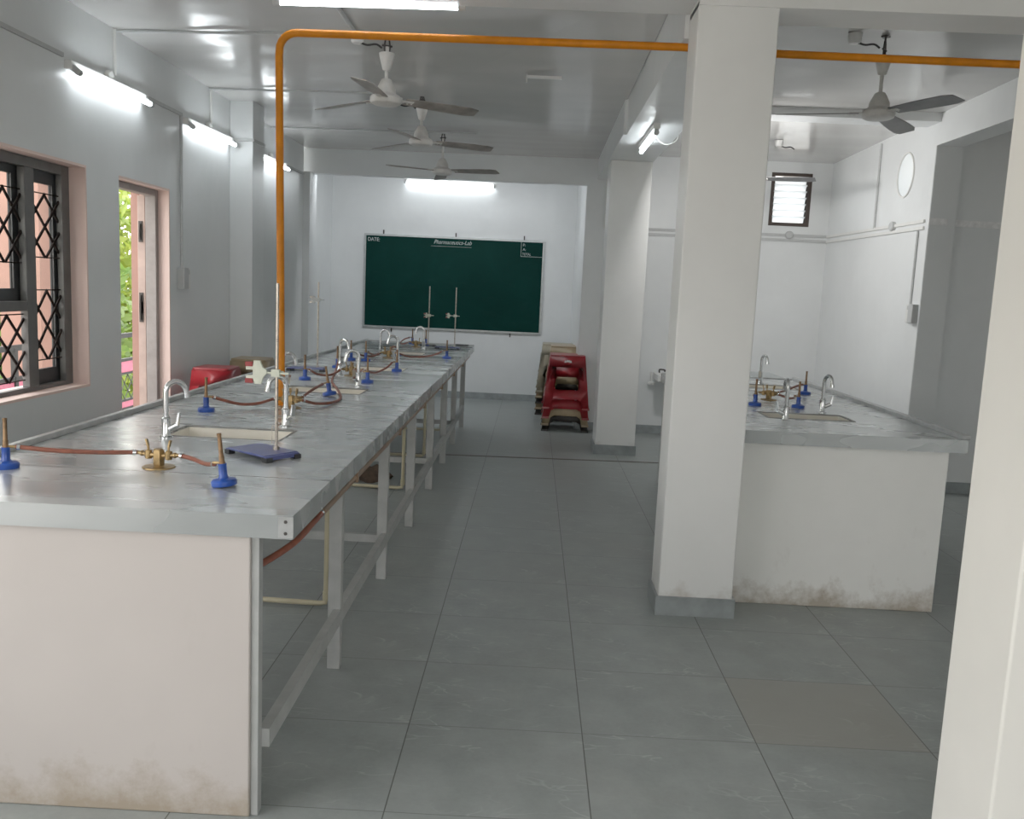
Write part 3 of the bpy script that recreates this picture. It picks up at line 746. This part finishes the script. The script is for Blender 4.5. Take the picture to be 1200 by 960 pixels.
stand(-1.06, 9.08, D(0), .12, .09, (0, 0), 'small dark retort stand behind the farthest tap on the left bench', mat='frame')

def clamp(x, y, z, ang, s, label, tip='red_tip', mat='clamp', arm=.075):
    """jaw opens towards +X local; boss holds the rod at the origin"""
    t = thing('stand_clamp', label, 'clamp', (x, y, z), ang)
    m = MB()
    m.obox((-.0, .014, 0), (.030, .016, .026)); m.tube([(0, .012, 0), (0, -.022, 0)], .004, 8)
    m.bar((-.018, -.02, 0), (.018, -.02, 0), .006, .010)
    m.build('boss', 'brass' if s > 1.5 else mat, t, bevel=.002)
    MB().tube([(-.045, .016, 0), (arm, .016, 0)], .0042 * s ** .5, 8).build('arm', mat, t)
    j = MB(); k = .010 * s
    a = arm
    j.prism([(a, -.2 * k), (a, .9 * k), (a + 1.5 * k, 1.9 * k), (a + 2.4 * k, 4.2 * k), (a + 4.6 * k, 4.2 * k), (a + 4.9 * k, 2.2 * k), (a + 7.3 * k, 2.1 * k), (a + 7.3 * k, 1.0 * k), (a + 4.9 * k, .9 * k),
             (a + 4.9 * k, -.9 * k), (a + 7.3 * k, -1.0 * k), (a + 7.3 * k, -2.1 * k), (a + 4.9 * k, -2.2 * k), (a + 4.2 * k, -4.0 * k), (a + 2.0 * k, -4.0 * k), (a + 1.2 * k, -1.6 * k)], -.006 * s ** .5, .006 * s ** .5)
    for v in j.v: v.y, v.z = v.z + .016, v.y
    jo = j.build('jaw', mat, t, bevel=.001)
    for sg in (1, -1):
        MB().obox((a + 6.2 * k, .016, sg * 2.9 * k), (2.6 * k, .018, 1.6 * k)).build('jaw_tip', tip, jo)
    return t
clamp(r1[0], r1[1], 1.183, D(180), 1.0, 'large pale clamp with red jaw tips on the nearest retort stand', arm=.03)
clamp(-1.483, 6.135, 1.375, D(180), .62, 'small clamp near the top of the retort stand at the left edge', mat='steel_paint', arm=.008, tip='rod')
clamp(-.771, 8.837, 1.215, D(180), .62, 'pale clamp on the right one of the two far retort stands', arm=.045)
clamp(-1.06, 9.08, 1.20, D(200), .62, 'pale clamp on the left one of the two far retort stands', arm=.010)
m = MB().tube([(r1[0], r1[1] - .006, .995), (r1[0] - .012, r1[1] - .006, .996), (r1[0] - .014, r1[1] - .006, .990), (r1[0] - .014, r1[1] - .006, .93)], .0016, 6)
tag(m.build('wire_hook', 'rod', off=(r1[0], r1[1], .93)), 'thin bent wire hook hanging on the rod of the nearest retort stand', 'hook')
m = MB().lathe([(0, 0), (.062, 0), (.075, .010), (.072, .013), (.058, .005), (0, .005)], (-.735, 9.40, ZT), 26)
tag(m.build('shallow_tray', 'black', off=(-.735, 9.40, ZT)), 'shallow black dish at the far right corner of the left bench', 'dish')

# ---------------------------------------------------------------- pipes
Yp = 4.372
pts = [(-1.235, Yp, ZT + .002), (-1.262, Yp, 2.56)]
for k in range(1, 7):
    a = PI - (PI / 2) * k / 6
    pts.append((-1.262 + .085 + .085 * math.cos(a), Yp, 2.578 + .085 * math.sin(a)))
pts += [(.64, Yp, 2.668), (1.1, Yp, 2.655), (3.08, Yp, 2.648)]
P0 = thing('gas_pipe', 'orange painted gas pipe rising from the left bench and crossing overhead to the right', 'pipe', (-1.235, Yp, ZT), world=True)
MB().tube(pts, .0185, 14).build('pipe', 'orange', P0)
MB().lathe([(0, 0), (.030, 0), (.030, .006), (.02, .012), (0, .012)], (-1.235, Yp, ZT), 16).build('floor_flange', 'orange', P0)

P1 = thing('gas_supply_pipe', 'brown gas pipe under the right edge of the left bench', 'pipe', (-.655, 2.8, .775), world=True)
MB().tube([(-.652, 2.79, .770), (-.652, 9.3, .785)], .0125, 10).build('pipe', 'copper', P1)
for y in (3.3, 4.4, 5.42, 6.47, 7.46, 8.4): MB().box(-.668, -.636, y, y + .02, .755, ZT - TH).build('pipe_clip', 'copper', P1)
h = hose([(-.652, 2.785, .770), (-.662, 2.70, .755), (-.690, 2.56, .725), (-.78, 2.44, .680), (-.95, 2.42, .60)], 'dark red hose curving down from the brown pipe under the left bench', r=.0105)
for y, xa, lab in ((3.96, -1.36, 'cream waste pipe under the left bench, first behind the near legs'), (6.39, -1.36, 'cream waste pipe under the left bench, second from the front'), (7.655, -1.30, 'cream waste pipe under the left bench, third from the front'), (9.1, -1.3, 'cream waste pipe under the left bench, farthest')):
    o = MB(); o.tube([(-.9, y, ZT - TH), (-.9, y, .05), (-.905, y, .025), (-.93, y, .02), (xa, y + .02, .02)], .0125, 10)
    o.lathe([(.0125, -.02), (.0165, -.02), (.0165, .02), (.0125, .02)], (-.9, y, .06), 10)
    tag(o.build('waste_pipe', 'pvc', off=(-.9, y, .0075)), lab, 'pipe')
# crumpled cloth under the bench
m = MB(); R_ = 5
pr = [(0, 0), (.12, 0), (.13, .03), (.10, .075), (.05, .10), (0, .105)]
m.lathe(pr, (-1.18, 6.72, 0), 18)
for v in m.v:
    a = math.atan2(v.y - 6.72, v.x + 1.18); f = 1 + .18 * math.sin(3 * a + v.z * 30) + .1 * math.sin(7 * a + v.z * 50)
    v.x = -1.18 + (v.x + 1.18) * f; v.y = 6.72 + (v.y - 6.72) * f; v.z *= 1 + .15 * math.sin(2 * a)
tag(m.build('floor_cloth', 'cloth', off=(-1.18, 6.72, 0)), 'crumpled brown cloth on the floor under the left bench', 'cloth')

# ---------------------------------------------------------------- chalkboard
bx0, bx1, bz0, bz1, by = -2.291, .112, .907, 2.150, 11.98
B = thing('chalkboard', 'long green chalkboard with aluminium frame on the far wall', 'chalkboard', ((bx0 + bx1) / 2, by, bz0), world=True)
MB().box(bx0 + .02, bx1 - .02, by - .02, by, bz0 + .02, bz1 - .02).build('writing_surface', 'board', B)
m = MB(); a, b = by - .032, by; f = .026
m.box(bx0, bx1, a, b, bz1 - f, bz1); m.box(bx0, bx1, a, b, bz0, bz0 + f); m.box(bx0, bx0 + f, a, b, bz0 + f, bz1 - f); m.box(bx1 - f, bx1, a, b, bz0 + f, bz1 - f)
m.build('frame', 'board_frame', B, bevel=.002)
for x, z in ((-2.035, bz1 + .025), (-1.072, bz1 + .025), (-.165, bz1 + .025), (-1.9, bz0 - .022), (-.3, bz0 - .022)):
    MB().box(x - .008, x + .008, by - .025, by, z - .028, z + .028).build('mount_clip', 'dark_metal', B)
def text(s, x, z, size, shear=0, name='chalk_writing', width=None):
    c = bpy.data.curves.new('txt', 'FONT'); c.body = s; c.size = size; c.shear = shear; c.extrude = .0008; c.offset = -size * .010
    o = bpy.data.objects.new('txt', c); COL.objects.link(o)
    bpy.context.view_layer.update()
    me = bpy.data.meshes.new_from_object(o.evaluated_get(bpy.context.evaluated_depsgraph_get()))
    bpy.data.objects.remove(o)
    xs = [v.co.x for v in me.vertices]; k = (width / (max(xs) - min(xs))) if width else 1
    for v in me.vertices:
        p = v.co.copy(); v.co = Vector((x + p.x * k, by - .0212 - p.z, z + p.y)) - Vector(B['_o'])
    me.materials.clear(); me.materials.append(M['chalk'])
    ob = bpy.data.objects.new(name, me); COL.objects.link(ob); ob.parent = B
    return ob
text('DATE:', -2.245, 2.052, .068, 0, width=.155)['label'] = 'chalk word DATE:'
text('Pharmaceutics-Lab', -1.365, 2.052, .075, .35, width=.50)['label'] = 'chalk heading Pharmaceutics-Lab'
text('P:', -.180, 2.068, .050)['label'] = 'chalk letter P:'
text('A:', -.180, 2.010, .050)['label'] = 'chalk letter A:'
text('TOTAL', -.185, 1.950, .046, width=.115)['label'] = 'chalk word TOTAL'
m = MB(); yy = by - .0212
m.box(-.2025, -.1985, yy - .0006, yy, 1.932, 2.12); m.box(-.2025, .083, yy - .0006, yy, 1.932, 1.936); m.box(-1.40, -.86, yy - .0006, yy, 2.020, 2.0222)
m.build('chalk_rule', 'chalk', B)

# ---------------------------------------------------------------- stools
def stool(label, mat, loc, rz=0, wt=.375, wb=.50, H=.58, logo=False, depth=1.0, group=None):
    t = thing('stool', label, 'stool', loc, rz, group)
    a, b = wt / 2, wb / 2
    def P(side, s, tt, off=0):
        hw = b + (a - b) * tt; d = hw + off; z = H * tt
        x, y = s * 2 * hw, -d * depth
        x, y = (x, y)
        c, q = math.cos(side * PI / 2), math.sin(side * PI / 2)
        if side % 2: y = y / depth * 1.0; x = x * depth
        return (x * c - y * q, x * q + y * c, z)
    m = MB()
    def poly(side, pts): m.add([P(side, *p) for p in pts], [tuple(range(len(pts)))])
    S = .30; c = .045; ct = .05
    for side in range(4):
        poly(side, [(-.5, 0), (-.36, 0), (-.33, .15), (-S, .19), (-S, .36), (-.5, .36)])
        poly(side, [(.5, 0), (.5, .36), (S, .36), (S, .19), (.33, .15), (.36, 0)])
        poly(side, [(-.5, .36), (-S, .36), (-S, .78), (-.5, .78)]); poly(side, [(.5, .36), (.5, .78), (S, .78), (S, .36)])
        poly(side, [(-.5, .78), (.5, .78), (.5, .97), (-.5, .97)])
        poly(side, [(-S, .19), (S, .19), (S, .36), (-S, .36)])
        for sg in (1, -1):
            for t0, dt in ((.36, ct), (.78, -ct)):
                poly(side, [(sg * S, t0), (sg * (S - c), t0), (sg * S, t0 + dt)])
            poly(side, [(sg * S, .19), (sg * (S - c), .19), (sg * .325, .15)])
    fr = m.build('leg_frame', mat, t, weld=True)
    sd = fr.modifiers.new('thickness', 'SOLIDIFY'); sd.thickness = .007; sd.offset = -1
    m = MB()
    for side in range(4):
        for sg in (1, -1):
            lo, hi = (.36, .5) if sg > 0 else (-.5, -.36)
            v = [P(side, lo, 0, .006), P(side, hi, 0, .006), P(side, hi, .035, .006), P(side, lo, .035, .006)]
            w_ = [P(side, lo, 0, -.006), P(side, hi, 0, -.006), P(side, hi, .035, -.006), P(side, lo, .035, -.006)]
            m.add(v + w_, [(0, 1, 2, 3), (7, 6, 5, 4), (0, 4, 5, 1), (1, 5, 6, 2), (2, 6, 7, 3), (3, 7, 4, 0)])
    m.build('foot_rim', mat, t)
    m = MB(); r = .03; ax, ay = a + .003, (a + .003) * depth
    poly2 = []
    for cx, cy, s0 in ((ax - r, ay - r, 0), (-ax + r, ay - r, 90), (-ax + r, -ay + r, 180), (ax - r, -ay + r, 270)):
        for k in range(5): an = D(s0 + 22.5 * k); poly2.append((cx + r * math.cos(an), cy + r * math.sin(an)))
    m.prism(poly2, H * .965, H)
    m.build('seat', mat, t, bevel=.006)
    if logo:
        g = MB()
        q = lambda s_, tt: P(0, s_, tt, .001)
        for k in range(4):
            s0 = -.085 + k * .05
            arc = [q(s0 + .030 * (1 - math.cos(x_)) / 2, .865 + .012 * math.sin(k / 3 * PI) + .035 * math.sin(x_)) for x_ in [i * PI / 6 for i in range(7)]]
            g.tube(arc, .0055, 6)
        g.build('logo', 'logo', t)
    return t
fx, fy = .398, 9.47
zs = (0, .062, .138, .243)
for k, (mat, lab) in enumerate((('dark_plastic', 'dark plastic stool at the bottom of the front stack below the chalkboard'), ('tan_plastic', 'tan plastic stool second from the bottom of the front stack'), ('red_plastic', 'red plastic stool third from the bottom of the front stack'), ('red_plastic', 'red plastic stool with white emblem on top of the front stack'))):
    stool(lab, mat, (fx, fy + .27, zs[k]), logo=(k == 3), wt=.372, wb=.50)
for k, mat in enumerate(('dark_plastic', 'red_plastic', 'dark_plastic', 'tan_plastic', 'tan_plastic')):
    stool(['dark stool at the bottom of the middle stack behind the red stools', 'red stool near the bottom of the middle stack behind the front one', 'dark stool in the middle of the middle stack', 'tan stool second from the top of the middle stack behind the red emblem stool', 'tan plastic stool on top of the middle stack, just behind the red emblem stool'][k],
          mat, (.42, 10.38, k * .075), wt=.385, wb=.50)
for k, mat in enumerate(('dark_plastic', 'tan_plastic', 'dark_plastic', 'tan_plastic', 'grey_tan_plastic')):
    stool(['dark stool at the bottom of the rear stack', 'tan stool second from the bottom of the rear stack', 'dark stool in the middle of the rear stack', 'tan stool second from the top of the rear stack', 'grey tan stool on top of the rear stack nearest the chalkboard'][k],
          mat, (.34, 10.98, k * .070), wt=.40, wb=.52)
# stools between the left bench and the wall
for k in range(4):
    stool(['red plastic stool at the bottom of the short stack by the left wall', 'red plastic stool second in the stack by the left wall', 'red plastic stool third in the stack by the left wall', 'red plastic stool on top of the stack between the left bench and the wall'][k],
          'red_plastic', (-2.24, 6.27, k * .095), wt=.255, wb=.36)
for k in range(4):
    stool(['tan plastic stool at the bottom of the stack by the pilaster', 'tan plastic stool second in the stack by the pilaster', 'tan plastic stool third in the stack by the pilaster', 'tan plastic stool on top of the stack against the left wall pilaster'][k],
          'tan_plastic', (-2.205, 6.98, k * .098), wt=.265, wb=.37)

# ---------------------------------------------------------------- tube lights
def tube_light(label, p0, p1, out, up, batten_off, glow=True, r=.013, extra=None):
    """batten from p0 to p1, tube held in front of it along `out`"""
    p0, p1, out, up = map(Vector, (p0, p1, out, up)); c = (p0 + p1) / 2; d = (p1 - p0).normalized()
    t = thing('tube_light', label, 'tube light', c, world=True)
    MB().bar(p0, p1, .04, .045, up=up).build('batten', 'white_plastic', t, bevel=.003)
    a, b = p0 + out + d * .01, p1 + out - d * .01
    MB().tube([a + d * .03, b - d * .03], r, 12).build('tube', 'tube', t)
    for q, s in ((a, 1), (b, -1)):
        m = MB(); m.tube([q, q + d * s * .034], r + .004, 10); m.bar(q + d * s * .017, q + d * s * .017 - out, .03, .03, up=d)
        m.build('end_holder', 'grey_plastic', t)
    return t
nlt = 0
for (y0, y1, z0, z1, lab) in ((4.76, 5.70, 2.565, 2.580, 'lit tube light high on the left wall above the window'), (6.33, 7.28, 2.565, 2.580, 'lit tube light on the left wall between the doorway and the pilaster'), (7.90, 8.84, 2.575, 2.590, 'lit tube light on the left wall beyond the pilaster, behind the orange pipe')):
    t = tube_light(lab, (-2.481, y0, z0), (-2.481, y1, z1), (.045, 0, -.035), (0, 0, 1), 0)
    m = MB(); yc = y0 + (y1 - y0) * .5; m.lathe([(0, 0), (.036, 0), (.040, .012), (.032, .030), (0, .034)], (-2.5, yc, z0 + .04), 18, mat=Matrix.Rotation(PI / 2, 3, 'Y'))
    o = m.build('ceiling_rose', 'white_plastic', off=(-2.5, yc, z0 + .04)); nlt += 1; tag(o, 'round white junction plate at the ' + ('first', 'second', 'third')[nlt - 1] + ' tube light on the left wall', 'junction box')
t = tube_light('lit tube light high on the far wall above the chalkboard', (-1.787, 11.959, 2.868), (-.561, 11.959, 2.858), (0, -.03, -.040), (0, 0, 1), 0, r=.015)
MB().tube([(-1.19, 11.93, 2.84), (-1.185, 11.92, 2.785), (-1.165, 11.92, 2.77), (-1.14, 11.92, 2.785), (-1.13, 11.92, 2.80)], .005, 6, sub=3).build('loose_wire', 'white_plastic', t)
tube_light('lit tube light at the top edge of the view, on the cross beam', (-1.30, 4.363, 2.842), (-.375, 4.363, 2.852), (0, .0, -.045), (0, 1, 0), 0, r=.015)
t = tube_light('lit tube light under the long beam next to the far pillar', (.80, 6.42, 2.681), (.80, 7.36, 2.681), (0, 0, -.045), (1, 0, 0), 0, r=.015)
MB().tube([(.83, 6.75, 2.66), (.90, 6.70, 2.60), (.97, 6.65, 2.62), (.985, 6.62, 2.69)], .0032, 6, sub=4).build('loose_wire', 'white_plastic', t)

# ---------------------------------------------------------------- fans
def fan_proto():
    t = thing('ceiling_fan', 'x', 'ceiling fan', (0, 0, 2.56))
    m = MB(); m.lathe([(0, -.028), (.070, -.028), (.086, -.020), (.093, -.004), (.093, .012), (.080, .026), (.062, .034), (.058, .040), (.056, .062), (.045, .085), (.030, .115), (.022, .120), (0, .120)], n=30)
    m.build('motor_housing', 'fan_white', t)
    MB().tube([(0, 0, .11), (0, 0, .30)], .011, 12).build('down_rod', 'fan_white', t)
    MB().lathe([(0, .165), (.018, .165), (.024, .172), (.036, .215), (.044, .245), (.046, .262), (.042, .264), (.0, .262)], n=24).build('canopy', 'fan_white', t)
    m = MB(); m.tube([(-.012, 0, .262), (-.016, 0, .30), (-.010, 0, .345), (0, 0, .352), (.010, 0, .345), (.016, 0, .30), (.012, 0, .262)], .005, 8, sub=3); m.tube([(-.03, 0, .305), (.03, 0, .305)], .006, 8)
    m.build('hanger_hook', 'dark_metal', t)
    for k in range(3):
        a = k * 2 * PI / 3; Rm = Matrix.Rotation(a, 3, 'Z')
        m = MB(); n = 9; up = []; dn = []
        tw = D(-11)
        for i in range(n):
            u = i / (n - 1); r = .115 + u * .455
            hw = .043 + .018 * math.sin(min(1, u * 1.35) * PI / 2)
            if i == n - 1: hw *= .72
            z = .004 - .012 * u
            for s_ in (-1, 1):
                p = Vector((r, s_ * hw * math.cos(tw), z + s_ * hw * math.sin(tw)))
                up.append(Rm @ (p + Vector((0, 0, .0025)))); dn.append(Rm @ (p - Vector((0, 0, .0025))))
        N2 = len(up)
        fs = []
        for i in range(n - 1):
            q = (2 * i, 2 * i + 1, 2 * i + 3, 2 * i + 2)
            fs += [q, tuple(N2 + j for j in q[::-1]), (2 * i, 2 * i + 2, N2 + 2 * i + 2, N2 + 2 * i), (2 * i + 1, N2 + 2 * i + 1, N2 + 2 * i + 3, 2 * i + 3)]
        fs += [(0, N2, N2 + 1, 1), (N2 - 2, N2 - 1, 2 * N2 - 1, 2 * N2 - 2)]
        m.add(up + dn, fs, False)
        bl = m.build('blade', 'fan_blade', t)
        m = MB(); m.bar(Rm @ Vector((.075, 0, .004)), Rm @ Vector((.165, 0, .002)), .05, .006); 
        for x in (.13, .155): m.lathe([(.006, -.004), (.006, -.008), (0, -.009)], Rm @ Vector((x, .0, .0)), 8)
        m.build('blade_bracket', 'fan_white', bl)
    return t
fp = fan_proto()
fp.location = (-.925, 5.40, 2.575); fp.rotation_euler = (0, 0, D(25)); fp['label'] = 'white ceiling fan with dusty blades, nearest of the row above the left bench'
dup(fp, 'white ceiling fan second from the front above the left bench', (-.935, 7.10, 2.605), D(17))
f3 = dup(fp, 'white ceiling fan farthest back, in front of the lit tube above the chalkboard', (-.912, 8.49, 2.56), D(-22))
for c in list(f3.children):
    if c.name.startswith('canopy'): bpy.data.objects.remove(c)
f4 = dup(fp, 'grey bladed ceiling fan above the right bench, partly behind the orange pipe', (1.93, 5.35, 2.60), D(52))
f5 = dup(fp, 'ceiling fan mostly hidden behind the pillar, one blade crossing the louvre window', (1.90, 8.30, 2.585), D(-24))
for f in (f4, f5):
    for c in f.children:
        if c.name.startswith('blade'):
            c.data = c.data.copy(); c.data.materials[0] = M['fan_blade_grey']
for f in (f4, f5):
    for c in f.children:
        if c.name.startswith(('canopy', 'hanger_hook')): c.location.z += .05
def ceil_z(x, y):
    if x > 1.0: return 3.05 - (y - 4.345) / 5.355 * .09
    u = (x + 2.5) / 3.13; v = (y - 4.345) / 5.355
    return 2.895 + u * ((1 - v) * .105 + v * .015)
for f in (fp, f3, f4, f5) + tuple(o for o in bpy.data.objects if o.get('label', '').startswith('white ceiling fan second')):
    x, y, z = f.location; top = ceil_z(x, y)
    h = top - z
    MB().tube([(0, 0, .345), (0, 0, h - .008)], .006, 8).box(-.02, .02, -.02, .02, h - .010, h - .002).build('ceiling_bracket', 'dark_metal', f)
def jbox(x, y, label):
    z = ceil_z(x, y)
    t = thing('ceiling_junction_box', label, 'junction box', (x, y, z), world=True)
    MB().lathe([(0, -.055), (.028, -.055), (.036, -.045), (.040, -.004), (.040, -.002), (0, -.002)], (x, y, z), 18).build('box', 'white_plastic', t)
    MB().tube([(x + .02, y, z - .05), (x + .06, y - .005, z - .062), (x + .11, y, z - .055), (x + .145, y, z - .075)], .006, 8, sub=4).build('fan_wire', 'black', t)
jbox(-1.095, 5.37, 'round white junction box at the ceiling beside the nearest fan')
jbox(-1.12, 7.05, 'round white junction box at the ceiling beside the second fan')
jbox(2.20, 8.55, 'round white junction box at the ceiling of the right bay by the hidden fan')
jbox(1.75, 5.33, 'round white junction box at the ceiling beside the right bay fan')
m = MB().box(-.125, .118, 6.24, 6.275, ceil_z(0, 6.25) - .026, ceil_z(0, 6.25) - .012); m.box(-.125, -.115, 6.24, 6.275, ceil_z(0, 6.25) - .055, ceil_z(0, 6.25) - .002)
tag(m.build('ceiling_strip', 'white_plastic', off=(0, 6.25, ceil_z(0, 6.25))), 'short white strip on the ceiling right of the fans', 'strip')

# ---------------------------------------------------------------- conduits and switches
def conduit(pts, label, r=.009, mat='grey_plastic', flat=None):
    m = MB()
    for a, b in zip(pts[:-1], pts[1:]):
        if flat: m.bar(a, b, flat[0], flat[1], up=flat[2])
        else: m.tube([a, b], r, 8)
    return tag(m.build('cable_conduit', mat, off=pts[0]), label, 'conduit')
for y, xb, lab in ((5.335, -1.12, 'nearest ceiling conduit running to the first fan above the left bench'), (6.84, -1.14, 'second ceiling conduit running across to the second fan'), (8.42, -.6, 'third ceiling conduit near the far end of the left bay')):
    conduit([(-2.5, y, 2.885), (xb, y + .02, ceil_z(xb, y) - .010)], lab)
conduit([(-1.10, 4.36, ceil_z(-1.1, 4.36) - .010), (-1.098, 5.33, ceil_z(-1.1, 5.3) - .010)], 'ceiling conduit running from the cross beam to the first fan', r=.012)
for y, z0, lab in ((5.31, 2.63, 'upright conduit from the first wall tube light to the ceiling'), (6.86, 2.64, 'upright conduit from the second wall tube light to the ceiling')):
    conduit([(-2.49, y, z0), (-2.49, y, 2.89)], lab, r=.010, mat='white_plastic')
F = (.012, .022, (0, 0, 1))
conduit([(-2.494, 2.5, 2.600), (-2.494, 4.74, 2.605)], 'wall trunking left of the first tube light', flat=F)
conduit([(-2.494, 5.72, 2.60), (-2.494, 6.31, 2.60)], 'wall trunking between the first and second tube lights', flat=F)
conduit([(-2.47, 7.292, 2.595), (-2.306, 7.292, 2.595), (-2.306, 7.6, 2.60)], 'trunking wrapped round the pilaster', flat=F, mat='wall' if False else 'grey_plastic')
conduit([(-2.494, 8.9, 2.61), (-2.494, 9.58, 2.61)], 'wall trunking running to the chalkboard beam', flat=F)
conduit([(-2.492, 6.285, 2.59), (-2.492, 6.285, 1.545)], 'upright conduit from the wall trunking down to the left wall switch', r=.011)
def switchboard(label, c, axis, w1=.085, w2=.11, h=.15):
    """two boxes side by side along Y on a wall facing `axis` (+1 / -1 in X)"""
    x, y, z = c; t = thing('switchboard', label, 'switchboard', c, world=True)
    d = .05 * axis; s = lambda a, b: (min(a, b), max(a, b))
    xa, xb = s(x, x + d); MB().box(xa, xb, y - w1, y, z - h / 2, z + h / 2).build('fuse_box', 'grey_plastic', t, bevel=.004)
    xa, xb = s(x, x + d * .4); p = MB().box(xa, xb, y, y + w2, z - h / 2, z + h / 2).build('socket_plate', 'white_plastic', t, bevel=.003)
    xf = x + d * .4
    for i, (dy, dz) in enumerate(((.03, .045), (.065, .045), (.03, .005))):
        xa, xb = s(xf, xf + .006 * axis); MB().box(xa, xb, y + dy - .012, y + dy + .012, z + dz - .016, z + dz + .016).build('rocker', 'grey_plastic', p, off=c)
    for dy, dz in ((.05, -.03), (.04, -.05), (.06, -.05)):
        MB().tube([(xf - .001 * axis, y + dy, z + dz), (xf + .002 * axis, y + dy, z + dz)], .006, 8).build('socket_hole', 'black', p, off=c)
switchboard('grey switchboard with socket plate on the left wall beyond the doorway', (-2.5, 6.31, 1.478), 1)
switchboard('white switchboard with socket plate on the right wall', (3.088, 7.34, 1.455), -1)
conduit([(3.078, 7.40, 2.12), (3.078, 7.40, 1.53)], 'upright conduit down to the right wall switchboard', r=.010)
conduit([(3.078, 8.38, 2.96), (3.078, 8.36, 2.20)], 'upright conduit between the ceiling and trunking on the right wall', r=.010)
for z, lab in ((2.203, 'upper trunking run along the right wall'), (2.150, 'lower trunking run along the right wall')):
    conduit([(3.08, 9.69, z), (3.08, 7.30, z - .012)], lab, flat=(.016, .026, (0, 0, 1)), mat='white_plastic')
for z, lab in ((2.200, 'upper trunking run on the end wall of the right bay'), (2.148, 'lower trunking run on the end wall of the right bay')):
    conduit([(.78, 9.692, z), (3.07, 9.692, z + .003)], lab, flat=(.016, .028, (0, 0, 1)), mat='grey_plastic')
conduit([(3.08, 7.228, 2.185), (3.22, 7.228, 2.182), (3.24, 7.272, 2.182), (4.7, 7.272, 2.165)], 'trunking run across the grey niche wall at the right', flat=(.022, .05, (0, 0, 1)), mat='logo')
for c, rt, lab in (((3.074, 7.92, 2.19), 'Y', 'square junction box on the right wall trunking'), ((2.68, 9.686, 2.205), 'X', 'round junction box on the end wall trunking under the louvre window')):
    m = MB(); m.lathe([(0, -.02), (.042, -.02), (.042, .016), (.032, .024), (0, .024)], c, 16, mat=Matrix.Rotation(-PI / 2 if rt == 'Y' else PI / 2, 3, rt))
    tag(m.build('junction_box', 'grey_plastic', off=c), lab, 'junction box')
conduit([(.735, 9.69, 2.69), (.735, 9.69, 2.19)], 'wide white casing on the far wall left of the far pillar', flat=(.055, .03, (0, 1, 0)), mat='white_plastic')

GROUPS = dict(sink='sinks set in the benches', swan_neck_tap='swan neck taps on the benches', gas_turret='brass gas taps on the benches', bunsen_burner='bunsen burners on the benches',
    rubber_hose='red brown gas hoses', retort_stand='retort stands on the left bench', stand_clamp='clamps on the retort stands', ceiling_fan='ceiling fans', tube_light='lit tube lights', stool='stacked plastic stools',
    cable_conduit='cable conduits and trunking', ceiling_junction_box='ceiling junction boxes', waste_pipe='cream waste pipes under the left bench', tree='trees beyond the railing', lab_bench='laboratory benches', ceiling_rose='wall junction plates', switchboard='switchboards')
for o in bpy.data.objects:
    if o.parent is None and 'category' in o:
        g = GROUPS.get(o.name.split('.')[0])
        if g: o['group'] = g
for o in ROOTS:
    if '_o' in o: del o['_o']

# ---------------------------------------------------------------- light
wd = bpy.data.worlds.new('sky'); scene.world = wd; wd.use_nodes = True
nt = wd.node_tree; bg = nt.nodes['Background']
tc = nt.nodes.new('ShaderNodeTexCoord'); sp = nt.nodes.new('ShaderNodeSeparateXYZ'); mr = nt.nodes.new('ShaderNodeMapRange'); mx = nt.nodes.new('ShaderNodeMix'); mx.data_type = 'RGBA'
nt.links.new(tc.outputs['Generated'], sp.inputs[0]); nt.links.new(sp.outputs[2], mr.inputs[0]); mr.inputs[1].default_value = -.15; mr.inputs[2].default_value = .25
nt.links.new(mr.outputs[0], mx.inputs[0]); mx.inputs[6].default_value = (.55, .50, .44, 1); mx.inputs[7].default_value = (1.0, .985, .97, 1)
nt.links.new(mx.outputs[2], bg.inputs[0]); bg.inputs[1].default_value = 4.7

def fill_light(name, loc, rot, sx, sy, w, col=(.93, .97, 1)):
    l = bpy.data.lights.new(name, 'AREA'); l.shape = 'RECTANGLE'; l.size = sx; l.size_y = sy; l.energy = w; l.color = col
    o = bpy.data.objects.new(name, l); COL.objects.link(o); o.location = loc; o.rotation_euler = rot; return o
fill_light('recess_fill', (-1.1, 9.84, 2.74), (math.radians(50), 0, 0), 2.4, .06, 16)  # added fill behind the beam, brightens the chalkboard recess
fill_light('right_bay_fill', (1.25, 7.50, 2.55), Vector((-1.0, -.38, .35)).to_track_quat('Z', 'Y').to_euler(), .4, .12, 20, (1, .985, .96))  # added fill hidden by the front pillar, brightens the right bay walls
# ---------------------------------------------------------------- camera
yaw, pitch, roll, f, H = -.018844, .135978, .0453695, 1040.98, 1.5158
cy, sy, cp, sp_, cr, sr = math.cos(yaw), math.sin(yaw), math.cos(pitch), math.sin(pitch), math.cos(roll), math.sin(roll)
fw = Vector((sy * cp, cy * cp, -sp_)); ri = Vector((cy, -sy, 0)); up = ri.cross(fw)
r2 = ri * cr + up * sr; u2 = ri * -sr + up * cr
cam = bpy.data.cameras.new('camera'); co = bpy.data.objects.new('camera', cam); COL.objects.link(co)
co.matrix_world = Matrix(((r2.x, u2.x, -fw.x, 0), (r2.y, u2.y, -fw.y, 0), (r2.z, u2.z, -fw.z, H), (0, 0, 0, 1)))
cam.sensor_fit = 'HORIZONTAL'; cam.sensor_width = 36; cam.lens = f / 1200 * 36; cam.clip_start = .05; cam.clip_end = 200
scene.camera = co
scene.view_settings.view_transform = 'Standard'; scene.view_settings.look = 'None'
scene.view_settings.exposure = 0.2; scene.view_settings.gamma = 1.2
scene.cycles.diffuse_bounces = 7; scene.cycles.max_bounces = 14
